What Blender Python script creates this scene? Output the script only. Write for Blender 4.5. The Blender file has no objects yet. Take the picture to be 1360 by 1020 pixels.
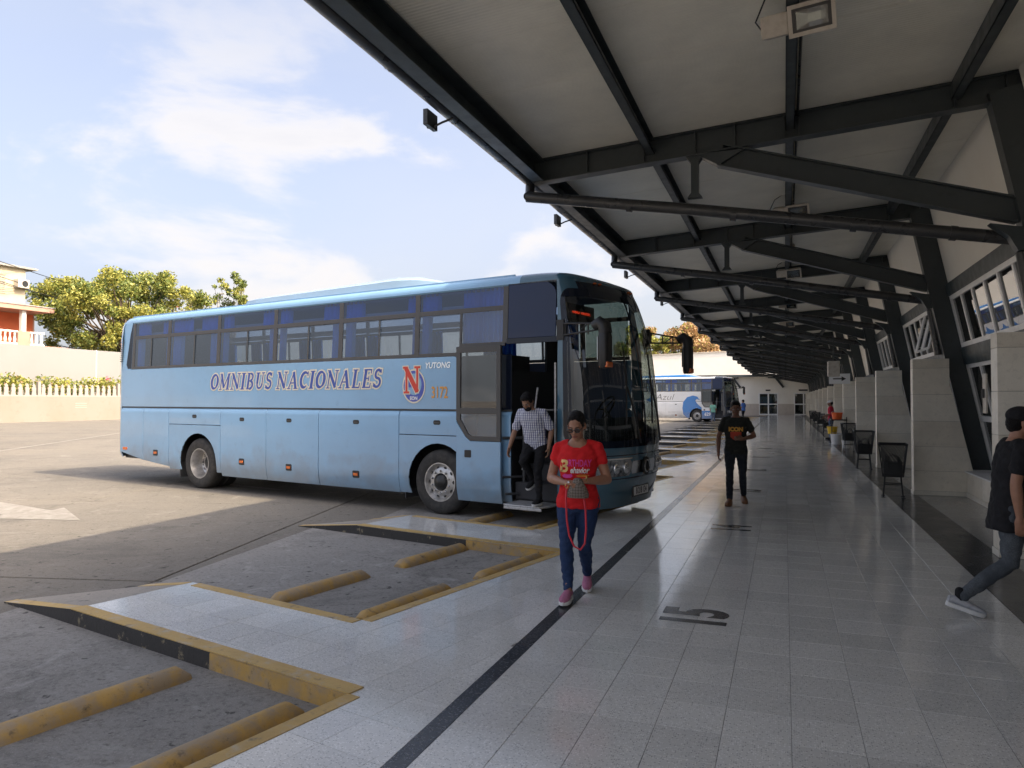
import bpy, bmesh, math, random
import numpy as np
from mathutils import Vector, Matrix
from mathutils.bvhtree import BVHTree

R = math.radians
random.seed(7); rng = np.random.default_rng(7)
scene = bpy.context.scene
col = scene.collection

# ------------------------------------------------------------------ camera
CAM_H = 1.65
cam_d = bpy.data.cameras.new('camera'); cam = bpy.data.objects.new('camera', cam_d); col.objects.link(cam)
cam_d.sensor_width = 36.0; cam_d.lens = 980 / 1360 * 36.0; cam_d.clip_end = 3000; cam_d.clip_start = .05
cam.location = (0, 0, CAM_H); cam.rotation_euler = (R(90 + 1.2276), 0, R(20.2693))
scene.camera = cam
scene.render.resolution_x, scene.render.resolution_y = 1024, 768

# ------------------------------------------------------------------ light: one sun, one sky
SUN_V = Vector((1.016, -.155, 1.0)).normalized()
sun_el = math.asin(SUN_V.z); sun_az = math.atan2(SUN_V.x, SUN_V.y)      # azimuth from +Y, clockwise
sd = bpy.data.lights.new('sun', 'SUN'); sd.energy = 2.0; sd.angle = R(.53); sd.color = (1, .82, .59)
so = bpy.data.objects.new('sun', sd); col.objects.link(so)
so.rotation_euler = SUN_V.to_track_quat('Z', 'Y').to_euler(); so.location = (40, -10, 60)

world = bpy.data.worlds.new('World'); scene.world = world; world.use_nodes = True
def world_nodes():
    nt = world.node_tree; N = nt.nodes; L = nt.links; N.clear()
    out = N.new('ShaderNodeOutputWorld'); bg = N.new('ShaderNodeBackground'); bg.inputs['Strength'].default_value = .15
    sky = N.new('ShaderNodeTexSky'); sky.sky_type = 'NISHITA'; sky.sun_disc = False
    sky.sun_elevation = sun_el; sky.sun_rotation = sun_az
    sky.air_density = .5; sky.dust_density = 8.5; sky.ozone_density = .4
    tc = N.new('ShaderNodeTexCoord'); sep = N.new('ShaderNodeSeparateXYZ'); L.new(tc.outputs['Generated'], sep.inputs[0])
    CLX = 19.0
    def math_(op, a, b=None, c=None, clamp=False):
        if isinstance(c, bool): clamp, c = c, None
        n = N.new('ShaderNodeMath'); n.operation = op; n.use_clamp = clamp
        for i, x in enumerate((a, b, c)):
            if x is None: continue
            if isinstance(x, (int, float)): n.inputs[i].default_value = x
            else: L.new(x, n.inputs[i])
        return n.outputs[0]
    up = math_('MAXIMUM', sep.outputs['Z'], 0.0)
    den = math_('ADD', up, .16)
    cx = math_('DIVIDE', sep.outputs['X'], den); cy = math_('DIVIDE', sep.outputs['Y'], den)
    cb = N.new('ShaderNodeCombineXYZ'); L.new(cx, cb.inputs[0]); L.new(cy, cb.inputs[1]); cb.inputs[2].default_value = 3.1
    def noise(vec, scale, detail, rough, dist=0.0):
        n = N.new('ShaderNodeTexNoise'); n.inputs['Scale'].default_value = scale; n.inputs['Detail'].default_value = detail
        n.inputs['Roughness'].default_value = rough; n.inputs['Distortion'].default_value = dist; L.new(vec, n.inputs['Vector']); return n.outputs['Fac']
    def ramp(x, a, b, smooth=True):
        n = N.new('ShaderNodeMapRange'); n.interpolation_type = 'SMOOTHSTEP' if smooth else 'LINEAR'
        n.inputs[1].default_value = a; n.inputs[2].default_value = b; L.new(x, n.inputs[0]); return n.outputs[0]
    # high thin veil and puffy banks nearer the horizon, both spread evenly over the whole dome
    veil = ramp(noise(cb.outputs[0], .55, 5, .52, .4), .34, .72)
    cb2 = N.new('ShaderNodeCombineXYZ'); L.new(math_('MULTIPLY_ADD', sep.outputs['X'], 2.6, CLX), cb2.inputs[0]); L.new(math_('MULTIPLY', sep.outputs['Y'], 2.6), cb2.inputs[1])
    L.new(math_('MULTIPLY', sep.outputs['Z'], 5.6), cb2.inputs[2])
    puffn = noise(cb2.outputs[0], 1.25, 10, .55, .25)
    puff = ramp(puffn, .495, .63)
    fade = ramp(sep.outputs['Z'], .56, .30)
    puff = math_('MULTIPLY', puff, fade)
    low = ramp(sep.outputs['Z'], .40, .0)
    m1 = N.new('ShaderNodeMixRGB'); L.new(math_('ADD', math_('MULTIPLY', veil, .24), math_('ADD', math_('MULTIPLY', low, .32), .24), True), m1.inputs[0])
    L.new(sky.outputs[0], m1.inputs[1]); m1.inputs[2].default_value = (1.55, 1.60, 1.66, 1)
    m2 = N.new('ShaderNodeMixRGB'); L.new(math_('MULTIPLY', puff, .82), m2.inputs[0]); L.new(m1.outputs[0], m2.inputs[1])
    cshade = ramp(puffn, .54, .72)
    m3 = N.new('ShaderNodeMixRGB'); L.new(cshade, m3.inputs[0]); m3.inputs[1].default_value = (1.92, 1.82, 1.76, 1); m3.inputs[2].default_value = (1.70, 1.64, 1.63, 1)
    L.new(m3.outputs[0], m2.inputs[2])
    L.new(m2.outputs[0], bg.inputs['Color']); L.new(bg.outputs[0], out.inputs['Surface'])
world_nodes()
scene.view_settings.view_transform = 'Standard'; scene.view_settings.look = 'None'
scene.view_settings.exposure = 1.92; scene.view_settings.gamma = 1.0; scene.view_settings.use_curve_mapping = False
scene.render.engine = 'CYCLES'
scene.cycles.max_bounces = 10; scene.cycles.transparent_max_bounces = 14; scene.cycles.glossy_bounces = 4; scene.cycles.diffuse_bounces = 6
scene.cycles.sample_clamp_indirect = 6.0

# ------------------------------------------------------------------ naming and tagging
def tag(o, label=None, cat=None, group=None, kind=None):
    if label: o['label'] = label
    if cat: o['category'] = cat
    if group: o['group'] = group
    if kind: o['kind'] = kind
    return o
def empty(name, loc=(0, 0, 0), rz=0.0, parent=None):
    o = bpy.data.objects.new(name, None); o.location = loc; o.rotation_euler = (0, 0, rz); o.empty_display_size = .2
    col.objects.link(o)
    if parent: o.parent = parent
    return o
def link(name, me, parent=None, loc=None, rot=None):
    o = bpy.data.objects.new(name, me); col.objects.link(o)
    if parent: o.parent = parent
    if loc is not None: o.location = loc
    if rot is not None: o.rotation_euler = rot
    return o
ORD = ['first', 'second', 'third', 'fourth', 'fifth', 'sixth', 'seventh', 'eighth', 'ninth', 'tenth', 'eleventh', 'twelfth', 'thirteenth', 'fourteenth', 'fifteenth', 'sixteenth', 'seventeenth', 'eighteenth', 'nineteenth', 'twentieth']
def copy_tree(o, parent=None):
    c = o.copy(); col.objects.link(c); c.parent = parent
    for ch in [x for x in o.children]: copy_tree(ch, c)
    return c

# ------------------------------------------------------------------ mesh builder
class MB:
    def __init__(s): s.v = []; s.f = []; s.mi = []; s.cur = 0
    def add(s, vs, fs):
        b = len(s.v); s.v.extend([tuple(p) for p in vs]); s.f.extend([[b + i for i in f] for f in fs]); s.mi.extend([s.cur] * len(fs)); return s
    def box(s, x0, x1, y0, y1, z0, z1):
        vs = [(x, y, z) for z in (z0, z1) for y in (y0, y1) for x in (x0, x1)]
        return s.add(vs, [(0, 2, 3, 1), (4, 5, 7, 6), (0, 1, 5, 4), (2, 6, 7, 3), (0, 4, 6, 2), (1, 3, 7, 5)])
    def obox(s, c, ax, ay, az):          # centre and three half-axis vectors
        c, ax, ay, az = map(Vector, (c, ax, ay, az)); vs = []
        for k in (-1, 1):
            for j in (-1, 1):
                for i in (-1, 1): vs.append(c + ax * i + ay * j + az * k)
        return s.add(vs, [(0, 2, 3, 1), (4, 5, 7, 6), (0, 1, 5, 4), (2, 6, 7, 3), (0, 4, 6, 2), (1, 3, 7, 5)])
    def prism(s, poly, a0, a1, axis='z'):   # polygon in the two other axes, extruded along axis
        def P(p, a): return {'z': (p[0], p[1], a), 'y': (p[0], a, p[1]), 'x': (a, p[0], p[1])}[axis]
        n = len(poly); vs = [P(p, a0) for p in poly] + [P(p, a1) for p in poly]
        area = sum(poly[i][0] * poly[(i + 1) % n][1] - poly[(i + 1) % n][0] * poly[i][1] for i in range(n))
        fs = [list(range(n))[::-1], list(range(n, 2 * n))] + [(i, (i + 1) % n, n + (i + 1) % n, n + i) for i in range(n)]
        flip = (area < 0) ^ (axis == 'y') ^ (a1 < a0)
        if flip: fs = [list(f)[::-1] for f in fs]
        return s.add(vs, fs)
    def tube(s, pts, r, n=8, cap=True, closed=False, sy=1.0):
        pts = [Vector(p) for p in pts]; m = len(pts); rs = r if isinstance(r, (list, tuple)) else [r] * m
        vs = []; prev = None
        for i, p in enumerate(pts):
            if closed: t = pts[(i + 1) % m] - pts[i - 1]
            else: t = pts[min(i + 1, m - 1)] - pts[max(i - 1, 0)]
            t.normalize()
            if prev is None:
                a = Vector((0, 0, 1)) if abs(t.z) < .9 else Vector((1, 0, 0)); u = a.cross(t).normalized()
            else:
                u = (prev - t * prev.dot(t)).normalized()
            w = t.cross(u); prev = u
            for k in range(n):
                an = 2 * math.pi * k / n; vs.append(p + (u * math.cos(an) + w * math.sin(an) * sy) * rs[i])
        fs = []
        for i in range(m if closed else m - 1):
            j = (i + 1) % m
            for k in range(n): fs.append((i * n + k, i * n + (k + 1) % n, j * n + (k + 1) % n, j * n + k))
        if cap and not closed: fs += [list(range(n))[::-1], list(range((m - 1) * n, m * n))]
        return s.add(vs, fs)
    def lathe(s, prof, c=(0, 0, 0), axis='y', n=32, cap=False):   # prof: (radius, height along axis)
        vs = []
        for r, h in prof:
            for k in range(n):
                a = 2 * math.pi * k / n; p, q = r * math.cos(a), r * math.sin(a)
                v = {'y': (q, h, p), 'z': (p, q, h), 'x': (h, p, q)}[axis]
                vs.append((c[0] + v[0], c[1] + v[1], c[2] + v[2]))
        fs = []
        for i in range(len(prof) - 1):
            for k in range(n): fs.append((i * n + k, i * n + (k + 1) % n, (i + 1) * n + (k + 1) % n, (i + 1) * n + k))
        if cap: fs += [list(range(n))[::-1], list(range((len(prof) - 1) * n, len(prof) * n))]
        return s.add(vs, fs)
    def ell(s, c, r, nu=16, nv=10, M=None):
        vs = [];
        for j in range(nv + 1):
            th = math.pi * j / nv
            for i in range(nu):
                ph = 2 * math.pi * i / nu
                p = Vector((r[0] * math.sin(th) * math.cos(ph), r[1] * math.sin(th) * math.sin(ph), r[2] * math.cos(th)))
                if M is not None: p = M @ p
                vs.append(Vector(c) + p)
        fs = []
        for j in range(nv):
            for i in range(nu):
                a, b = j * nu + i, j * nu + (i + 1) % nu
                fs.append((a, a + nu, b + nu, b))
        return s.add(vs, fs)
    def ibeam(s, p0, p1, h, w, tw=.012, tf=.016, up=(0, 0, 1)):
        p0, p1 = Vector(p0), Vector(p1); d = (p1 - p0); L = d.length; d.normalize()
        u = Vector(up); u = (u - d * u.dot(d)).normalized(); r = d.cross(u); c = (p0 + p1) / 2
        s.obox(c, d * L / 2, r * tw / 2, u * (h / 2 - tf))
        for k in (-1, 1): s.obox(c + u * k * (h / 2 - tf / 2), d * L / 2, r * w / 2, u * tf / 2)
        return s
    def grid(s, P, closed_u=False):        # P[i][j] points
        n, m = len(P), len(P[0]); vs = [p for row in P for p in row]; fs = []
        for i in range(n - 1):
            for j in range(m if closed_u else m - 1): fs.append((i * m + j, i * m + (j + 1) % m, (i + 1) * m + (j + 1) % m, (i + 1) * m + j))
        return s.add(vs, fs)
    def mesh(s, name, mats, smooth=None, bevel=0.0, weld=False, recalc=False):
        me = bpy.data.meshes.new(name); me.from_pydata(s.v, [], s.f)
        for m in (mats if isinstance(mats, (list, tuple)) else [mats]): me.materials.append(m)
        if len(me.materials) > 1: me.polygons.foreach_set('material_index', s.mi)
        if bevel or weld or recalc:
            bm = bmesh.new(); bm.from_mesh(me)
            if weld: bmesh.ops.remove_doubles(bm, verts=bm.verts, dist=1e-4)
            if recalc: bmesh.ops.recalc_face_normals(bm, faces=bm.faces)
            if bevel:
                bmesh.ops.remove_doubles(bm, verts=bm.verts, dist=1e-5)
                es = [e for e in bm.edges if len(e.link_faces) == 2 and e.calc_face_angle(0) > R(35)]
                bmesh.ops.bevel(bm, geom=es, offset=bevel, segments=2, profile=.6, affect='EDGES', clamp_overlap=True)
            bm.to_mesh(me); bm.free()
        if smooth is not None:
            me.shade_smooth()
            if smooth < 180: me.set_sharp_from_angle(angle=R(smooth))
        me.update(); return me
    def build(s, name, mats, parent=None, smooth=None, bevel=0.0, loc=None, rot=None, weld=False, recalc=False):
        return link(name, s.mesh(name, mats, smooth, bevel, weld, recalc), parent, loc, rot)

def arc(cx, cy, r, a0, a1, n=8, ry=None):
    ry = r if ry is None else ry
    return [(cx + r * math.cos(R(a0 + (a1 - a0) * i / n)), cy + ry * math.sin(R(a0 + (a1 - a0) * i / n))) for i in range(n + 1)]
def rrect(x0, x1, y0, y1, r, n=5):
    return arc(x1 - r, y0 + r, r, -90, 0, n) + arc(x1 - r, y1 - r, r, 0, 90, n) + arc(x0 + r, y1 - r, r, 90, 180, n) + arc(x0 + r, y0 + r, r, 180, 270, n)

# ------------------------------------------------------------------ materials
def mat(name, base, rough=.5, metal=0.0, spec=.5, coat=0.0, noise=None, bump=None, emit=None, alpha=None, coord='Object', rnoise=0.0):
    """noise: list of (scale, amount, colour) mixed over base; bump: (scale, strength, detail)"""
    m = bpy.data.materials.new(name); m.use_nodes = True; nt = m.node_tree; N = nt.nodes; L = nt.links
    b = N['Principled BSDF']; b.inputs['Base Color'].default_value = (*base, 1); b.inputs['Roughness'].default_value = rough
    b.inputs['Metallic'].default_value = metal; b.inputs['Specular IOR Level'].default_value = spec; b.inputs['Coat Weight'].default_value = coat
    b.inputs['Coat Roughness'].default_value = .04
    if emit: b.inputs['Emission Color'].default_value = (*emit[0], 1); b.inputs['Emission Strength'].default_value = emit[1]
    if noise or bump or rnoise:
        tc = N.new('ShaderNodeTexCoord'); vec = tc.outputs[coord]
        if coord == 'World':
            pass
    if noise:
        prev = None
        for sc, lo, hi, colr in noise:
            n = N.new('ShaderNodeTexNoise'); n.inputs['Scale'].default_value = sc; n.inputs['Detail'].default_value = 6; n.inputs['Roughness'].default_value = .62
            L.new(vec, n.inputs['Vector'])
            mr = N.new('ShaderNodeMapRange'); mr.inputs[1].default_value = lo; mr.inputs[2].default_value = hi; L.new(n.outputs['Fac'], mr.inputs[0])
            mx = N.new('ShaderNodeMixRGB'); L.new(mr.outputs[0], mx.inputs[0])
            if prev is None: mx.inputs[1].default_value = (*base, 1)
            else: L.new(prev, mx.inputs[1])
            mx.inputs[2].default_value = (*colr, 1); prev = mx.outputs[0]
        L.new(prev, b.inputs['Base Color'])
    if rnoise:
        n = N.new('ShaderNodeTexNoise'); n.inputs['Scale'].default_value = 6; n.inputs['Detail'].default_value = 5; L.new(vec, n.inputs['Vector'])
        mr = N.new('ShaderNodeMapRange'); mr.inputs[1].default_value = .3; mr.inputs[2].default_value = .7; mr.inputs[3].default_value = max(0, rough - rnoise); mr.inputs[4].default_value = rough + rnoise
        L.new(n.outputs['Fac'], mr.inputs[0]); L.new(mr.outputs[0], b.inputs['Roughness'])
    if bump:
        n = N.new('ShaderNodeTexNoise'); n.inputs['Scale'].default_value = bump[0]; n.inputs['Detail'].default_value = bump[2]; L.new(vec, n.inputs['Vector'])
        bp = N.new('ShaderNodeBump'); bp.inputs['Strength'].default_value = bump[1]; bp.inputs['Distance'].default_value = .02; L.new(n.outputs['Fac'], bp.inputs['Height']); L.new(bp.outputs[0], b.inputs['Normal'])
    return m
def glass_mat(name, tint, refl=1.0, rough=.0):
    m = bpy.data.materials.new(name); m.use_nodes = True; nt = m.node_tree; N = nt.nodes; L = nt.links; N.clear()
    out = N.new('ShaderNodeOutputMaterial'); mx = N.new('ShaderNodeMixShader'); lw = N.new('ShaderNodeLayerWeight'); lw.inputs['Blend'].default_value = .5
    tr = N.new('ShaderNodeBsdfTransparent'); tr.inputs[0].default_value = (*tint, 1); gl = N.new('ShaderNodeBsdfGlossy'); gl.inputs['Roughness'].default_value = rough
    pw = N.new('ShaderNodeMath'); pw.operation = 'POWER'; pw.inputs[1].default_value = 4.0; L.new(lw.outputs['Facing'], pw.inputs[0])
    ad = N.new('ShaderNodeMath'); ad.operation = 'MULTIPLY_ADD'; ad.use_clamp = True; ad.inputs[1].default_value = .9; ad.inputs[2].default_value = .05 * refl; L.new(pw.outputs[0], ad.inputs[0])
    L.new(ad.outputs[0], mx.inputs[0]); L.new(tr.outputs[0], mx.inputs[1]); L.new(gl.outputs[0], mx.inputs[2]); L.new(mx.outputs[0], out.inputs[0]); return m

def terrazzo(name, base, chip, dark, rough=.2, spec=.5, var=.12):
    m = bpy.data.materials.new(name); m.use_nodes = True; nt = m.node_tree; N = nt.nodes; L = nt.links; b = N['Principled BSDF']
    ge = N.new('ShaderNodeNewGeometry'); pos = ge.outputs['Position']
    vo = N.new('ShaderNodeTexVoronoi'); vo.inputs['Scale'].default_value = 95; L.new(pos, vo.inputs['Vector'])
    mr = N.new('ShaderNodeMapRange'); mr.inputs[1].default_value = .46; mr.inputs[2].default_value = .30; L.new(vo.outputs['Distance'], mr.inputs[0])
    sp = N.new('ShaderNodeSeparateColor'); L.new(vo.outputs['Color'], sp.inputs[0])
    gt = N.new('ShaderNodeMath'); gt.operation = 'GREATER_THAN'; gt.inputs[1].default_value = .66; L.new(sp.outputs[0], gt.inputs[0])
    lt = N.new('ShaderNodeMath'); lt.operation = 'LESS_THAN'; lt.inputs[1].default_value = .28; L.new(sp.outputs[0], lt.inputs[0])
    m1 = N.new('ShaderNodeMath'); m1.operation = 'MULTIPLY'; L.new(mr.outputs[0], m1.inputs[0]); L.new(gt.outputs[0], m1.inputs[1])
    m2 = N.new('ShaderNodeMath'); m2.operation = 'MULTIPLY'; L.new(mr.outputs[0], m2.inputs[0]); L.new(lt.outputs[0], m2.inputs[1])
    x1 = N.new('ShaderNodeMixRGB'); L.new(m1.outputs[0], x1.inputs[0]); x1.inputs[1].default_value = (*base, 1); x1.inputs[2].default_value = (*chip, 1)
    x2 = N.new('ShaderNodeMixRGB'); L.new(m2.outputs[0], x2.inputs[0]); L.new(x1.outputs[0], x2.inputs[1]); x2.inputs[2].default_value = (*dark, 1)
    # tone of each tile, plus grime
    add = N.new('ShaderNodeMath'); add.operation = 'ADD'; oi = N.new('ShaderNodeObjectInfo'); L.new(ge.outputs['Random Per Island'], add.inputs[0]); L.new(oi.outputs['Random'], add.inputs[1])
    fr = N.new('ShaderNodeMath'); fr.operation = 'FRACT'; L.new(add.outputs[0], fr.inputs[0])
    n = N.new('ShaderNodeTexNoise'); n.inputs['Scale'].default_value = 1.7; n.inputs['Detail'].default_value = 7; n.inputs['Roughness'].default_value = .65; L.new(pos, n.inputs['Vector'])
    a2 = N.new('ShaderNodeMath'); a2.operation = 'MULTIPLY_ADD'; a2.inputs[1].default_value = 1.3; L.new(n.outputs['Fac'], a2.inputs[0]); L.new(fr.outputs[0], a2.inputs[2])
    mv = N.new('ShaderNodeMapRange'); mv.inputs[1].default_value = .2; mv.inputs[2].default_value = 1.9; mv.inputs[3].default_value = 1 - var; mv.inputs[4].default_value = 1 + var; L.new(a2.outputs[0], mv.inputs[0])
    vm = N.new('ShaderNodeVectorMath'); vm.operation = 'SCALE'; L.new(x2.outputs[0], vm.inputs[0]); L.new(mv.outputs[0], vm.inputs['Scale'])
    L.new(vm.outputs[0], b.inputs['Base Color'])
    n2 = N.new('ShaderNodeTexNoise'); n2.inputs['Scale'].default_value = 2.6; n2.inputs['Detail'].default_value = 8; n2.inputs['Roughness'].default_value = .7; L.new(pos, n2.inputs['Vector'])
    rr = N.new('ShaderNodeMapRange'); rr.inputs[1].default_value = .3; rr.inputs[2].default_value = .75; rr.inputs[3].default_value = rough * .75; rr.inputs[4].default_value = rough * 1.6
    L.new(n2.outputs['Fac'], rr.inputs[0]); L.new(rr.outputs[0], b.inputs['Roughness']); b.inputs['Specular IOR Level'].default_value = spec
    n3 = N.new('ShaderNodeTexNoise'); n3.inputs['Scale'].default_value = 5.0; n3.inputs['Detail'].default_value = 2; L.new(pos, n3.inputs['Vector'])
    bp = N.new('ShaderNodeBump'); bp.inputs['Strength'].default_value = .06; bp.inputs['Distance'].default_value = .01; L.new(n3.outputs['Fac'], bp.inputs['Height']); L.new(bp.outputs[0], b.inputs['Normal'])
    return m

def ground_mat(name, base, warm, dark, pale, rough=.85, cracks=True):
    m = bpy.data.materials.new(name); m.use_nodes = True; nt = m.node_tree; N = nt.nodes; L = nt.links; b = N['Principled BSDF']
    ge = N.new('ShaderNodeNewGeometry'); pos = ge.outputs['Position']
    def nz(sc, d=8, r=.65, dist=0.0):
        n = N.new('ShaderNodeTexNoise'); n.inputs['Scale'].default_value = sc; n.inputs['Detail'].default_value = d; n.inputs['Roughness'].default_value = r; n.inputs['Distortion'].default_value = dist
        L.new(pos, n.inputs['Vector']); return n.outputs['Fac']
    def rg(x, a, b_, lo=0.0, hi=1.0):
        n = N.new('ShaderNodeMapRange'); n.inputs[1].default_value = a; n.inputs[2].default_value = b_; n.inputs[3].default_value = lo; n.inputs[4].default_value = hi; L.new(x, n.inputs[0]); return n.outputs[0]
    def mix(f, a, c):
        n = N.new('ShaderNodeMixRGB'); L.new(f, n.inputs[0])
        for i, x in ((1, a), (2, c)):
            if isinstance(x, tuple): n.inputs[i].default_value = (*x, 1)
            else: L.new(x, n.inputs[i])
        return n.outputs[0]
    c = mix(rg(nz(.35), .35, .65), base, warm)
    c = mix(rg(nz(.55, 9, .72, .8), .50, .68, 0, .6), c, dark)
    c = mix(rg(nz(3.1, 8, .7), .58, .74, 0, .6), c, dark)
    c = mix(rg(nz(6.0, 5, .6), .63, .72, 0, .5), c, pale)
    c = mix(rg(nz(28, 6, .75), .50, .68, 0, .7), c, dark)
    c = mix(rg(nz(85, 3, .6), .58, .70, 0, .7), c, pale)
    c = mix(rg(nz(9.0, 3, .5, .3), .66, .70, 0, .8), c, tuple(x * .55 for x in dark))
    c = mix(rg(nz(1.3, 10, .75, 1.2), .56, .66, 0, .55), c, pale)
    if cracks:
        vo = N.new('ShaderNodeTexVoronoi'); vo.feature = 'DISTANCE_TO_EDGE'; vo.inputs['Scale'].default_value = .21
        dn = N.new('ShaderNodeTexNoise'); dn.inputs['Scale'].default_value = 1.2; dn.inputs['Detail'].default_value = 8; L.new(pos, dn.inputs['Vector'])
        vm = N.new('ShaderNodeVectorMath'); vm.operation = 'ADD'; L.new(pos, vm.inputs[0]); L.new(dn.outputs['Color'], vm.inputs[1]); L.new(vm.outputs[0], vo.inputs['Vector'])
        ck = rg(vo.outputs['Distance'], .004, .001, 0, .25)
        c = mix(ck, c, tuple(x * .5 for x in dark))
    L.new(c, b.inputs['Base Color']); b.inputs['Roughness'].default_value = rough; b.inputs['Specular IOR Level'].default_value = .3
    bp = N.new('ShaderNodeBump'); bp.inputs['Strength'].default_value = .9; bp.inputs['Distance'].default_value = .012; L.new(nz(38, 8, .78), bp.inputs['Height']); L.new(bp.outputs[0], b.inputs['Normal'])
    return m

def worn_paint(name, paint, under, dark, lo=.52, hi=.60, scale=7.0, rough=.7):
    """painted concrete, chipped to the concrete below and grimy"""
    m = bpy.data.materials.new(name); m.use_nodes = True; nt = m.node_tree; N = nt.nodes; L = nt.links; b = N['Principled BSDF']
    ge = N.new('ShaderNodeNewGeometry'); pos = ge.outputs['Position']; prev = None
    for sc, a, c, colr in ((2.2, .35, .8, tuple(.72 * x for x in paint)), (scale, lo, hi, under), (11.0, .57, .72, dark), (40.0, .58, .75, tuple(.6 * x for x in paint))):
        n = N.new('ShaderNodeTexNoise'); n.inputs['Scale'].default_value = sc; n.inputs['Detail'].default_value = 8; n.inputs['Roughness'].default_value = .68; L.new(pos, n.inputs['Vector'])
        mr = N.new('ShaderNodeMapRange'); mr.inputs[1].default_value = a; mr.inputs[2].default_value = c; L.new(n.outputs['Fac'], mr.inputs[0])
        mx = N.new('ShaderNodeMixRGB'); L.new(mr.outputs[0], mx.inputs[0]); mx.inputs[2].default_value = (*colr, 1)
        if prev is None: mx.inputs[1].default_value = (*paint, 1)
        else: L.new(prev, mx.inputs[1])
        prev = mx.outputs[0]
    L.new(prev, b.inputs['Base Color']); b.inputs['Roughness'].default_value = rough
    n = N.new('ShaderNodeTexNoise'); n.inputs['Scale'].default_value = 30; n.inputs['Detail'].default_value = 6; L.new(pos, n.inputs['Vector'])
    bp = N.new('ShaderNodeBump'); bp.inputs['Strength'].default_value = .5; bp.inputs['Distance'].default_value = .008; L.new(n.outputs['Fac'], bp.inputs['Height']); L.new(bp.outputs[0], b.inputs['Normal'])
    return m

M = {}
M['tile'] = terrazzo('terrazzo', (.60, .592, .565), (.78, .77, .75), (.34, .34, .33), .10, .5, .13)
M['tile_dark'] = terrazzo('terrazzo_black', (.03, .032, .036), (.14, .14, .15), (.01, .01, .01), .2, .35)
M['tile_side'] = terrazzo('terrazzo_side', (.30, .29, .265), (.42, .41, .39), (.12, .12, .12), .16)
M['grout'] = mat('grout', (.15, .145, .135), .9)
M['lot'] = ground_mat('lot_concrete', (.152, .142, .126), (.178, .162, .138), (.076, .072, .065), (.25, .236, .213))
M['asphalt'] = ground_mat('bay_asphalt', (.25, .242, .228), (.29, .275, .255), (.09, .087, .083), (.40, .39, .375))
M['ramp'] = ground_mat('ramp_concrete', (.30, .28, .25), (.33, .30, .26), (.18, .17, .16), (.42, .40, .37), cracks=False)
M['yellow'] = worn_paint('yellow_paint', (.47, .295, .085), (.31, .235, .145), (.10, .08, .055), .42, .60)
M['yellow_top'] = worn_paint('yellow_kerb_paint', (.52, .35, .12), (.42, .35, .25), (.14, .115, .08), .52, .66, 6.0)
M['kerb_black'] = worn_paint('black_kerb_paint', (.035, .033, .032), (.20, .17, .11), (.015, .015, .015), .60, .66)
M['white_line'] = worn_paint('white_line_paint', (.27, .258, .235), (.18, .166, .145), (.13, .12, .105), .40, .60)
M['steel'] = mat('dark_steel', (.036, .046, .050), .42, 0, .5, noise=[(1.3, .4, .75, (.05, .06, .064)), (9, .55, .8, (.026, .032, .034))], bump=(18, .05, 3), rnoise=.08)
M['rail_steel'] = mat('teal_steel', (.032, .048, .056), .4, 0, .35, noise=[(2, .4, .75, (.042, .06, .068))], rnoise=.08)
M['pipe'] = mat('drain_pipe', (.035, .037, .040), .33, noise=[(4, .4, .8, (.06, .06, .058))], rnoise=.1)
M['fixture'] = mat('fixture_white', (.50, .46, .40), .5, noise=[(9, .45, .8, (.32, .27, .21))])
M['wall_white'] = mat('wall_white', (.80, .775, .71), .6, noise=[(.8, .4, .8, (.73, .70, .63))], bump=(90, .06, 3))
M['alu'] = mat('aluminium', (.80, .80, .79), .4, .05, noise=[(5, .45, .8, (.68, .68, .67))])
M['dark_in'] = mat('dark_interior', (.03, .03, .03), .8)
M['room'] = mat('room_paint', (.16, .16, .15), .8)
M['glass'] = glass_mat('window_glass', (.42, .45, .44), 1.5)
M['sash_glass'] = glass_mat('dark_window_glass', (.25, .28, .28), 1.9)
M['black_metal'] = mat('black_metal', (.014, .015, .016), .5)
# ================================================================== GROUND AND PLATFORM
LOT_Z = -.12
DU = Vector((-.9744, .2250, 0)); DV = Vector((.2250, .9744, 0))      # out along a divider, across it
PITCH = 4.15
def N_(k): return Vector((-2.99, 4.84 + PITCH * k, 0))               # near inner corner of bay k
def R_(k): return N_(k) + DV * 2.99                                   # far inner corner of bay k
BAYS = range(-2, 17)
Y0, Y1 = -3.0, 86.0

lot = MB(); lot.add([(-700, -500, 0), (700, -500, 0), (700, 900, 0), (-700, 900, 0)], [(0, 1, 2, 3)])
lot = lot.build('parking_lot', M['lot'], loc=(0, 0, LOT_Z - .02)); tag(lot, 'sunlit and shaded concrete bus parking lot', kind='structure')

def slab_mesh(a, b, h=.02, c=.004):
    m = MB(); x, y = a / 2, b / 2
    vs = [(-x + c, -y + c, 0), (x - c, -y + c, 0), (x - c, y - c, 0), (-x + c, y - c, 0), (-x, -y, -c), (x, -y, -c), (x, y, -c), (-x, y, -c), (-x, -y, -h), (x, -y, -h), (x, y, -h), (-x, y, -h)]
    fs = [(0, 1, 2, 3)] + [(4 + i, 4 + (i + 1) % 4, (i + 1) % 4, i) for i in range(4)] + [(8 + i, 8 + (i + 1) % 4, 4 + (i + 1) % 4, 4 + i) for i in range(4)]
    return m.add(vs, fs)
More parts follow.
